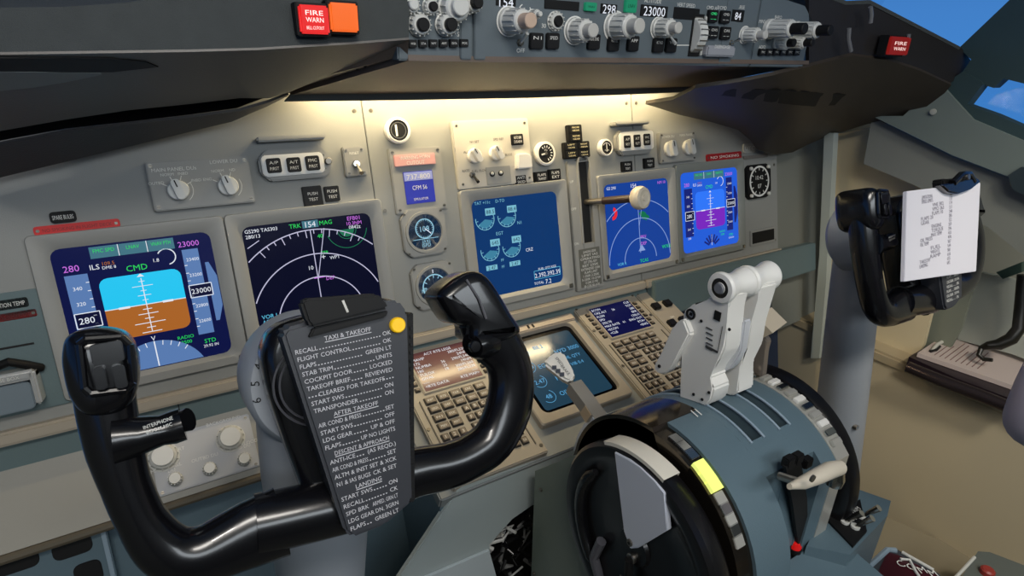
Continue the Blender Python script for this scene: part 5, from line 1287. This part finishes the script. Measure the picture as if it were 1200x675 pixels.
    q = [YK.uv(*z, .03) for z in ((474, 372), (487, 366), (489, 590), (481, 592))]; b.prism(q, .000, .026, blackm, .001)
    for k in range(22):
        t = k / 21; z = YK.uv(484, 385 + 200 * t, .03); b.box(z[0] - .0012, z[0] + .0012, z[1] - .0012, z[1] + .0012, .026, .0272, key)
    if dx == 0:
        L0, L1 = (346, 413), (411, 620); R0, R1_ = (458, 389), (467, 597)
        ck = [('RECALL', 'OK'), ('FLIGHT CONTROL', 'OK'), ('FLAPS', 'GREEN LT'), ('STAB TRIM', 'UNITS'), ('COCKPIT DOOR', 'LOCKED'), ('TAKEOFF BRIEF', 'REVIEWED'), ('* CLEARED FOR TAKEOFF', ''), ('START SWS', 'ON'), ('TRANSPONDER', 'ON'), ('* AFTER TAKEOFF', None), ('AIR COND & PRESS', 'SET'), ('START SWS', 'OFF'), ('LDG GEAR', 'UP & OFF'), ('FLAPS', 'UP NO LIGHTS'), ('* DESCENT & APPROACH', None), ('ANTI-ICE', '(AS REQD.)'), ('AIR COND & PRESS', 'SET'), ('ALTM & INST', 'SET & XCK'), ('N1 & IAS BUGS', 'CK & SET'), ('* LANDING', None), ('START SWS', 'ON'), ('RECALL', 'CK'), ('SPD BRK', 'ARMED, GRN LT'), ('LDG GEAR', 'DN, 3GRN'), ('FLAPS', 'GREEN LT')]
        zt = .0303; sz = .0032
        ink = mat('checklist_ink', (205, 205, 210), .6)
        def L_(a, c, t): return (a[0] + (c[0] - a[0]) * t, a[1] + (c[1] - a[1]) * t)
        def tw(s): 
            _, _, x0, x1 = glyphs(s); return (x1 - x0) * sz * 1.35
        for k, (l, r) in [(-1, ('* TAXI & TAKEOFF', None))] + list(enumerate(ck)):
            t = k / 24; a = Vector(YK.uv(*L_(L0, L1, t), .0303)); c = Vector(YK.uv(*L_(R0, R1_, t), .0303)); d = c - a; W = d.length; rot = math.atan2(d.y, d.x); n_ = d.normalized()
            if l.startswith('*'):
                w_ = min(tw(l[2:]), W * .8); p = (a + c) / 2 + n_ * (.003 if k < 0 else 0); b.text(l[2:], p.x, p.y, sz, zt, ink, rot=rot, fit=w_)
                if r is None:
                    q0 = p - n_ * w_ / 2 - Vector((-n_.y, n_.x)) * .0026; q1 = p + n_ * w_ / 2 - Vector((-n_.y, n_.x)) * .0026; b.line(q0.x, q0.y, q1.x, q1.y, .0005, zt - .0002, ink)
                else:
                    for sgn, o_ in ((1, a), (-1, c)):
                        for j in range(4): pp2 = o_ + n_ * sgn * .0022 * j; b.box(pp2.x - .0005, pp2.x + .0005, pp2.y - .0012, pp2.y - .0004, zt - .0002, zt, ink)
                continue
            wl_, wr_ = min(tw(l), W * .55), min(tw(r), W * .5)
            if wl_ + wr_ > W * .97: f_ = W * .97 / (wl_ + wr_); wl_ *= f_; wr_ *= f_
            b.text(l, a.x, a.y, sz, zt, ink, 'L', rot, fit=wl_); b.text(r, c.x, c.y, sz, zt, ink, 'R', rot, fit=wr_)
            x = wl_ + .0015
            while x < W - wr_ - .0015:
                p = a + n_ * x - Vector((-n_.y, n_.x)) * .0014; b.box(p.x - .0005, p.x + .0005, p.y - .0003, p.y + .0004, zt - .0002, zt, ink); x += .0021
    else:
        for k in range(9): z = YK.uv(440, 520 + 10 * k, .03); b.text(('FLAPS ..... GREEN', 'LDG GEAR .. DOWN', 'RECALL ....... OK')[k % 3], z[0], z[1], .0038, .0303, white, fit=.034)
    cp = b.build('checklist_plate', e)
    b = MB(); q = [YK.uv(*z, .04) for z in ((352, 354), (358, 350), (442, 344), (452, 352), (456, 362), (366, 384), (360, 378))]; b.prism(q, .028, .040, blackm, .003, 2)
    q = [YK.uv(*z, .035) for z in ((368, 384), (456, 364), (452, 372), (362, 396))]; b.prism(q, .030, .035, blackm, .001)
    z0 = YK.uv(402, 352, .041); z1 = YK.uv(408, 366, .041); b.line(z0[0], z0[1], z1[0], z1[1], .0016, .0402, steel); b.build('clip_bar', cp)
    if dx == 0:
        b = MB(); z = YK.uv(467, 381, .034); b.lathe([(0, .028), (.0056, .028), (.0056, .0335), (.0048, .0345), (0, .0345)], mat('yellow_button', (240, 190, 10), .35, emit=(240, 190, 10), es=.25), 24, c=(z[0], z[1], 0)); o = b.build('yellow_button', cp); o['label'] = 'yellow round button'
    e.matrix_world = Matrix.Translation((dx, 0, 0)) @ YM @ (Matrix.Scale(1.1, 4) if dx else Matrix())
    return e
make_yoke('large black control yoke in front, carrying the white-lettered grey checklist', 0)
FDX = .87
make_yoke('black control yoke at far right, mostly behind the clipped white paper', FDX)
# ================= control columns
def column(label, dx, top, bot, rads):
    e = thing('control_column', label, 'control column', Matrix.Translation((-.44 + dx, -.30, .10)), 'control columns'); ei = Matrix.Translation((.44, .30, -.10))
    b = MB(); b.T = ei
    b.tube([bot, bot.lerp(top, .35), bot.lerp(top, .62), bot.lerp(top, .80), bot.lerp(top, .92), top], rads, colg, 36, up=(1, 0, 0)); shf = b.build('shaft', e)
    b = MB(); b.T = ei @ YK.M(.0, -.035, -.072); R = .055
    b.lathe([(0, -.045), (R - .012, -.045), (R, -.034), (R, .026), (R - .004, .032), (R - .012, .033), (0, .033)], colg, 56); chd = b.build('column_head', e)
    b = MB(); b.T = ei @ YK.M(.0, -.035, -.072)
    for k, t in enumerate('6543210123456'):
        a = pi / 2 + (6 - k) * .27; b.text(t, (R - .0065) * math.cos(a), (R - .0065) * math.sin(a), .0066, .0332, darkhole, rot=a - pi / 2)
    b.build('trim_scale', chd)
    b = MB(); b.T = ei @ Matrix.Translation(bot.lerp(top, .55) + Vector((0, -.0435, 0))) @ Matrix.Rotation(pi / 2, 4, 'X'); b.cyl(-.02, 0, .004, -.006, .0005, mat('hole_grey', (110, 122, 138), .5), 16); b.ring(-.02, 0, .004, .0052, -.006, .001, steel, 16); b.build('cover_screw', shf)
    e.matrix_world = Matrix.Translation((-.44 + dx, -.30, .10)); return e
column('pale blue-grey control column standing behind the large checklist yoke', 0, YK.pt(-.002, -.062, -.075), Vector((-.495, -.325, .12)), [.028, .031, .036, .043, .047, .047])
FT = ypl(1007, 290, -.34) - Vector((FDX, 0, 0)); FB = ypl(981, 520, -.34) - Vector((FDX, 0, 0))
column('grey control column at right, below the far yoke and before the beige wall', FDX, FT, FT + (FB - FT) * (FT.z - .12) / (FT.z - FB.z), [.048, .046, .043, .040, .038, .036])
# ================= paper clipped to the far yoke
YF = Plane(YK.o + Vector((FDX, 0, 0)), YK.ex, YK.ey)
e = thing('paper_sheaf', 'white printed paper sheets clipped onto the far right yoke', 'paper', YF.M())
b = MB(); q = [YF.uv(*z, .046) for z in ((1063, 224), (1149, 214), (1144, 318), (1060, 330))]
b.prism(q, .041, .046, paper, .0006)
zt = .0463; inkp = mat('print_faint', (120, 116, 132), .8)
def PU(s, t): 
    a = Vector(q[0]).lerp(Vector(q[1]), s); c = Vector(q[3]).lerp(Vector(q[2]), s); return a.lerp(c, t)
rp = random.Random(5)
for k, t in enumerate(('CESSNA', 'SPEED LIMITS', 'VNE 302', 'VMO 263', 'FLAPS 10', 'FLAPS 20', 'GEAR', 'ENGINE', 'TORQUE', 'MAX TEMP', 'OIL PRESS', 'OIL TEMP', 'FUEL', 'WEIGHTS', 'RAMP', 'TAKEOFF', 'LANDING')):
    if k == 0: t = 'LIMITATIONS'
    p = PU(.18 + .14 * (k % 5 > 1), .09 + .048 * k); b.text(t, p.x, p.y, .0052, zt, inkp, 'L', -.02, fit=.022 + .012 * rp.random()); p = PU(.55, .09 + .048 * k); b.text(str(100 + 37 * k), p.x, p.y, .0048, zt, inkp, 'L', -.02)
b.build('sheets', e)
b = MB(); c = [YF.uv(*z, .05) for z in ((1098, 217), (1120, 214), (1140, 208), (1146, 213), (1135, 222), (1118, 228), (1108, 226))]
b.prism(c, .046, .055, blackp, .002); z = [(*YF.uv(*z, .06), .052) for z in ((1124, 214), (1134, 204), (1143, 203), (1148, 212))]; b.tube(z, .005, blackp, 10)
z = YF.uv(1137, 207, .06); b.cyl(z[0], z[1], .004, .05, .059, steel, 12); b.build('clip', e)

# ================= right-hand side of the flight deck
WX = .88
def xface(name, px, X, th, m1, parent=None, st=True, label=None, cat=None):
    P3 = [xpl(x, y, X) for x, y in px]
    b = MB(); b.solid(P3, [p + Vector((th, 0, 0)) for p in P3], m1)
    return struct(name, b) if st else solo(name, b, label, cat)
# lower wall with its ledge
def blk(name, x0, x1, y0, y1, z0, z1, m1, bev=0):
    b = MB(); b.box(x0, x1, y0, y1, z0, z1, m1, bev); return struct(name, b)
blk('wall_right', WX, WX + .02, -2.0, .12, .10, .532, beige)
lb = MB(); lb.box(WX - .006, 1.12, -1.6, .10, .532, .556, mat('ledge_tan', (176, 160, 130), .5, noise=.05, nscale=6), .006); solo('side_ledge', lb, 'long tan ledge on the beige right wall, under the binder', 'ledge')
blk('wall_right_upper', 1.10, 1.12, -2.0, .12, .556, 1.06, mat('alcove_grey', (150, 150, 138), .6, noise=.05, nscale=5))
# beige front alcove wall and grey strut
xface('trim_2', [(976, 158), (1018, 150), (1078, 218), (1110, 300), (1097, 345), (1082, 405), (1070, 421), (1016, 410), (965, 400)], .93, .012, mat('alcove_beige', (212, 196, 160), .55, noise=.05, nscale=6))
xface('trim_3', [(966, 155), (977, 156), (968, 330), (960, 420), (950, 420), (960, 300)], .86, .02, mat('strip_pale', (170, 176, 168), .5))
# front bulkhead between instrument panel end and wall
fbk = MB(); fbk.solid([MIP.pt(.742, -.25, -.02), MIP.pt(1.10, -.25, -.05), MIP.pt(1.10, .30, -.05), MIP.pt(.742, .34, -.02)], [MIP.pt(.742, -.25, -.04), MIP.pt(1.10, -.25, -.07), MIP.pt(1.10, .30, -.07), MIP.pt(.742, .34, -.04)], greyw)
struct('wall_front', fbk)
sidep = thing('side_trim_panel', 'large grey-green sloping side panel behind the clipped paper', 'side panel', Matrix.Translation((WX, -.3, .9)))
si = sidep.matrix_world.inverted()
b = MB(); b.T = si; P3 = [xpl(x, y, .865) for x, y in ((1022, 137), (1116, 184), (1200, 216), (1260, 240), (1260, 330), (1200, 300), (1160, 268), (1074, 218), (1012, 192))]
b.solid(P3, [p + Vector((.03, 0, 0)) for p in P3], greyw); b.build('panel_face', sidep)
b = MB(); b.T = si; P3 = [xpl(x, y, .845) for x, y in ((1022, 136), (1058, 136), (1078, 118), (1104, 100), (1118, 116), (1140, 140), (1220, 174), (1280, 200), (1280, 246), (1200, 214), (1116, 182))]
b.solid(P3, [p + Vector((.03, 0, 0)) for p in P3], mat('sill_grey', (112, 122, 116), .6, noise=.06, nscale=8)); b.build('sill_strip', sidep)
b = MB(); b.T = si
for x, y in ((1094, 131),): c = xpl(x, y, .842); b.lathe([(0, 0), (.006, 0), (.006, .003), (0, .004)], mat('sill_bolt', (170, 170, 160), .5), 14, T=Matrix.Translation(c) @ Matrix.Rotation(-pi / 2, 4, 'Y'))
b.build('sill_bolt', sidep)
b = MB(); b.T = si; P3 = [xpl(x, y, .85) for x, y in ((1184, 205), (1200, 195), (1230, 200), (1230, 240), (1190, 222))]; b.solid([p + Vector((-.012, 0, 0)) for p in P3], P3, mat('vent_dark', (44, 56, 60), .4)); b.build('vent_cover', sidep)
# window frame round the right side window
fr = thing('window_frame', 'dark green-grey window post and frame at the top right', 'window frame', Matrix.Translation((WX, -.35, 1.2))); fi = fr.matrix_world.inverted()
fg = mat('frame_green', (46, 66, 68), .6, noise=.12, nscale=14, bump=.15)
b = MB(); b.T = fi
def pst(px, X0, th=.03):
    P3 = [xpl(x, y, X0) for x, y in px]; b.solid(P3, [p + Vector((th, 0, 0)) for p in P3], fg)
pst([(1124, 56), (1185, -2), (1330, -190), (1400, -190), (1290, 110), (1240, 104), (1200, 98), (1176, 92), (1164, 103), (1148, 98), (1128, 84), (1138, 70)], .865)
b.build('front_post', fr)
b = MB(); b.T = fi
def lp2(l, X): return [xpl(x, y, X) for x, y in l]
pst2 = [(1128, 84), (1150, 99), (1130, 124), (1116, 130), (1140, 139), (1165, 136), (1200, 150), (1260, 178), (1260, 190), (1200, 172), (1140, 142), (1104, 100)]
for l in ([(1104, 100), (1128, 84), (1152, 98), (1132, 124), (1116, 131)], [(1116, 129), (1132, 122), (1166, 134), (1200, 149), (1262, 176), (1262, 194), (1200, 176), (1140, 146)]):
    P3 = lp2(l, .853); b.solid(P3, [p + Vector((.03, 0, 0)) for p in P3], fg)
b.build('lower_rail', fr)
# panes
def pane(name, P3, th):
    b = MB(); b.solid(P3, [p + th for p in P3], mat_glass); return struct(name, b)
mat_glass = bpy.data.materials.new('window_glass'); mat_glass.use_nodes = True
_nt = mat_glass.node_tree; _nt.nodes.clear(); _o = _nt.nodes.new('ShaderNodeOutputMaterial'); _t = _nt.nodes.new('ShaderNodeBsdfTransparent'); _g = _nt.nodes.new('ShaderNodeBsdfGlossy'); _m = _nt.nodes.new('ShaderNodeMixShader'); _t.inputs[0].default_value = (.92, .95, .97, 1); _g.inputs['Roughness'].default_value = .03; _m.inputs[0].default_value = .04
_nt.links.new(_t.outputs[0], _m.inputs[1]); _nt.links.new(_g.outputs[0], _m.inputs[2]); _nt.links.new(_m.outputs[0], _o.inputs[0])
pane('window_1', lp2([(1110, 135), (1170, 85), (1280, 90), (1280, 195), (1200, 165)], .90), Vector((.008, 0, 0)))
pane('window_2', [Vector((-.95, .20, 1.24)), Vector((1.25, .20, 1.24)), Vector((1.2, -.05, 1.80)), Vector((-.90, -.05, 1.80))], Vector((0, .008, .004)))
# alcove: angled grey faces behind the binder
xface('trim_4', [(1110, 300), (1145, 322), (1126, 385), (1112, 410), (1070, 421), (1092, 350)], .96, .012, mat('alcove_dark', (122, 126, 112), .6))
xface('trim_5', [(1143, 318), (1200, 330), (1260, 345), (1250, 440), (1186, 415), (1122, 398)], 1.02, .012, mat('alcove_pale', (166, 170, 160), .6, noise=.04, nscale=5))
# binder on the ledge
ZB = .560
def zb(x, y, z=ZB + .03): return zpl(x, y, z)
e = thing('paper_binder', 'dark binder of printed sheets lying on the tan side ledge', 'binder', Matrix.Translation(zb(1120, 430, ZB))); ei = e.matrix_world.inverted()
cov = [zb(*p, ZB + .001) for p in ((1062, 428), (1120, 392), (1215, 410), (1290, 470), (1240, 505), (1180, 478), (1120, 455))]
b = MB(); b.T = ei; b.solid(cov, [p + Vector((0, 0, .022)) for p in cov], mat('binder_dark', (34, 24, 30), .4)); b.build('cover', e)
b = MB(); b.T = ei; sp_ = [zb(*p, ZB + .014) for p in ((1064, 430), (1090, 441), (1118, 452), (1150, 464), (1190, 480))]; b.tube(sp_, .013, mat('spine_metal', (70, 60, 60), .25, metal=.7), 14); b.build('spine', e)
pg = [zb(*p, ZB + .024) for p in ((1074, 418), (1121, 386), (1205, 402), (1260, 440), (1200, 462), (1172, 452))]
b = MB(); b.T = ei; b.solid(pg, [p + Vector((0, 0, .010)) for p in pg], mat('page_pinkish', (192, 176, 168), .75))
for k in range(9):
    t = .12 + .09 * k; a = zb(1082, 417, ZB + .0345).lerp(zb(1172, 446, ZB + .0345), t * .8); c_ = zb(1122, 390, ZB + .0345).lerp(zb(1205, 412, ZB + .0345), t * .8)
    p0 = a.lerp(c_, .12); p1 = a.lerp(c_, .45 + .3 * rp.random()); d = (p1 - p0).normalized()
    b.tube([p0, p1], .0009, mat('print_brown', (120, 90, 84), .8), 4)
b.build('page_stack', e)
b = MB(); b.T = ei; b.tube([zb(1092, 411, ZB + .036), zb(1098, 404, ZB + .040), zb(1112, 396, ZB + .040), zb(1119, 391, ZB + .037)], .004, mat('pen_white', (200, 196, 184), .4), 10); b.tube([zb(1090, 412, ZB + .036), zb(1097, 410, ZB + .037), zb(1101, 406, ZB + .036)], .0035, blackp, 8); b.tube([zb(1114, 393, ZB + .04), zb(1119, 394, ZB + .038), zb(1117, 398, ZB + .036)], .0035, blackp, 8); b.build('clip', e)
# black hose with loop
b = MB(); hz = [xpl(1198, 322, .97), xpl(1196, 360, .97), xpl(1194, 385, .96), xpl(1185, 397, .95), xpl(1170, 404, .94), xpl(1158, 405, .93), xpl(1150, 408, .93), xpl(1147, 416, .92), xpl(1153, 421, .92), xpl(1163, 422, .92)]
hz = [Vector((p.x, p.y, max(p.z, ZB + .036))) for p in hz]
b.tube(hz, [.009, .011, .012, .013, .012, .009, .006, .005, .005, .004], mat('hose_black', (26, 24, 18), .35), 14)
solo('hose', b, 'black hose curling down onto the binder at the right edge', 'hose')
# pale seat corner at the right edge
sx0 = ypl(1181, 445, -.66).x; sz1 = ypl(1192, 402, -.66).z; sz0 = ypl(1192, 492, -.66).z
e = thing('pilot_seat', 'pale purple-grey seat arm corner showing at the right edge', 'seat', Matrix.Translation((sx0 + .14, -.95, .10)))
b = MB(); b.T = e.matrix_world.inverted() @ Matrix(((1, 0, 0, 0), (0, 0, -1, -.72), (0, 1, 0, 0), (0, 0, 0, 1)))
b.pebble([(sx0 + .006, sz0 + .02), (sx0 + .07, sz0), (sx0 + .16, sz0 + .01), (sx0 + .165, sz1 - .03), (sx0 + .08, sz1 + .01), (sx0 + .006, sz1 - .015)], -.06, .06, .025, mat('seat_fabric', (170, 160, 172), .8, noise=.05, nscale=30)); b.build('armrest', e)
b = MB(); b.T = e.matrix_world.inverted(); b.tube([(sx0 + .09, -.70, (sz0 + sz1) / 2), (sx0 + .10, -.88, (sz0 + sz1) / 2 - .01), (sx0 + .12, -.95, (sz0 + sz1) / 2 - .08), (sx0 + .14, -.95, .10)], .028, mat('seat_base', (70, 72, 76), .5), 14); b.build('seat_post', e)
# small seat latch on alcove
b = MB(); P3 = [xpl(x, y, 1.0) for x, y in ((1170, 318), (1200, 306), (1200, 318), (1178, 326))]; b.solid([p - Vector((.012, 0, 0)) for p in P3], P3, mat('latch_green', (52, 76, 66), .5)); solo('wall_latch', b, 'small dark green latch on the pale alcove wall at right', 'latch')
# floor trim at right
b = MB(); P3 = [zpl(x, y, .17) for x, y in ((1040, 606), (1090, 628), (1142, 646), (1240, 668), (1240, 720), (1000, 690), (1010, 640))]; b.solid([p - Vector((0, 0, .06)) for p in P3], P3, mat('floor_tan', (140, 130, 108), .6, noise=.06, nscale=9)); struct('trim_1', b)
# ================= shell
blk('floor', -1.02, 1.12, -2.0, .3, .08, .10, mat('floor_grey', (90, 90, 84), .8, noise=.1, nscale=20))
blk('wall_left', -1.02, -1.0, -2.0, .12, .10, 1.06, greyw)
blk('wall_left_rear', -1.02, -1.0, -2.0, -1.3, 1.06, 1.95, greyw)
blk('wall_right_rear', 1.10, 1.12, -2.0, -.75, 1.06, 1.95, greyw)
blk('wall_back', -1.02, 1.12, -2.02, -2.0, .10, 1.95, greyw)
blk('ceiling', -1.02, 1.12, -2.0, -.05, 1.95, 1.97, mat('ceiling_grey', (150, 150, 142), .7))
# ================= lights
def area(name, loc, look, size, sy, power, col):
    l = bpy.data.lights.new(name, 'AREA'); l.shape = 'RECTANGLE'; l.size = size; l.size_y = sy; l.energy = power; l.color = col
    o = bpy.data.objects.new(name, l); COL.objects.link(o); o.location = loc
    d = Vector(look) - Vector(loc); o.rotation_euler = d.to_track_quat('-Z', 'Y').to_euler(); return o
p = MIP.pt(.02, .366, .045)
fo = area('flood_lamp', p, MIP.pt(.02, .25, .0), .70, .012, 2.5, (1, .80, .47))
area('dome_lamp', (-.45, -1.15, 1.93), (-.2, -.3, .8), .5, .3, 11, (1, .95, .88))
sl = bpy.data.lights.new('right_wall_fill', 'SPOT'); sl.energy = 46; sl.color = (1, .93, .80); sl.spot_size = 1.05; sl.spot_blend = .8; sl.shadow_soft_size = .12  # added fill spot that brightens the right wall, not a known fixture
so = bpy.data.objects.new('right_wall_fill', sl); COL.objects.link(so); so.location = (.15, -1.2, 1.9); so.rotation_euler = (Vector((.95, -.52, .35)) - so.location).to_track_quat('-Z', 'Y').to_euler()
area('aft_fill', (-.1, -1.96, 1.68), (-.1, 0, .9), 1.5, .4, 14, (.88, .95, 1))  # added fill from behind the camera to lift the dark left panel
pt = bpy.data.lights.new('map_lamp', 'SPOT'); pt.energy = 6; pt.color = (1, .95, .88); pt.spot_size = 1.1; pt.spot_blend = .6; pt.shadow_soft_size = .03
po = bpy.data.objects.new('map_lamp', pt); COL.objects.link(po); po.location = (-.75, -1.1, 1.9); po.rotation_euler = (Vector((-.3, -.35, .8)) - po.location).to_track_quat('-Z', 'Y').to_euler()
w = bpy.data.worlds.new('World'); SC.world = w; w.use_nodes = True
nt = w.node_tree; bg = nt.nodes['Background']
tc = nt.nodes.new('ShaderNodeTexCoord'); sep = nt.nodes.new('ShaderNodeSeparateXYZ'); rp_ = nt.nodes.new('ShaderNodeValToRGB')
nt.links.new(tc.outputs['Generated'], sep.inputs[0])
mr = nt.nodes.new('ShaderNodeMapRange'); mr.inputs['From Min'].default_value = -.3; mr.inputs['From Max'].default_value = .5
nt.links.new(sep.outputs['Z'], mr.inputs['Value']); nt.links.new(mr.outputs[0], rp_.inputs['Fac'])
rp_.color_ramp.elements[0].color = rgb(70, 146, 226); rp_.color_ramp.elements[1].color = rgb(20, 32, 50)
_e = rp_.color_ramp.elements.new(.45); _e.color = rgb(66, 128, 200)
_e = rp_.color_ramp.elements.new(.72); _e.color = rgb(40, 92, 158)
nt.links.new(rp_.outputs['Color'], bg.inputs['Color']); bg.inputs['Strength'].default_value = 1.0
# ================= camera
cd = bpy.data.cameras.new('camera'); co = bpy.data.objects.new('camera', cd); COL.objects.link(co)
cd.sensor_fit = 'HORIZONTAL'; cd.sensor_width = 36; cd.lens = 36 * FPX / 1200; cd.clip_start = .02; cd.clip_end = 100
cm = RM.to_4x4(); cm.translation = CAM; co.matrix_world = cm; SC.camera = co
vs = SC.view_settings
SC.display_settings.display_device = 'sRGB'; vs.view_transform = 'Standard'; vs.look = 'None'; vs.exposure = 0; vs.gamma = 1; vs.use_curve_mapping = False
SC.cycles.max_bounces = 6
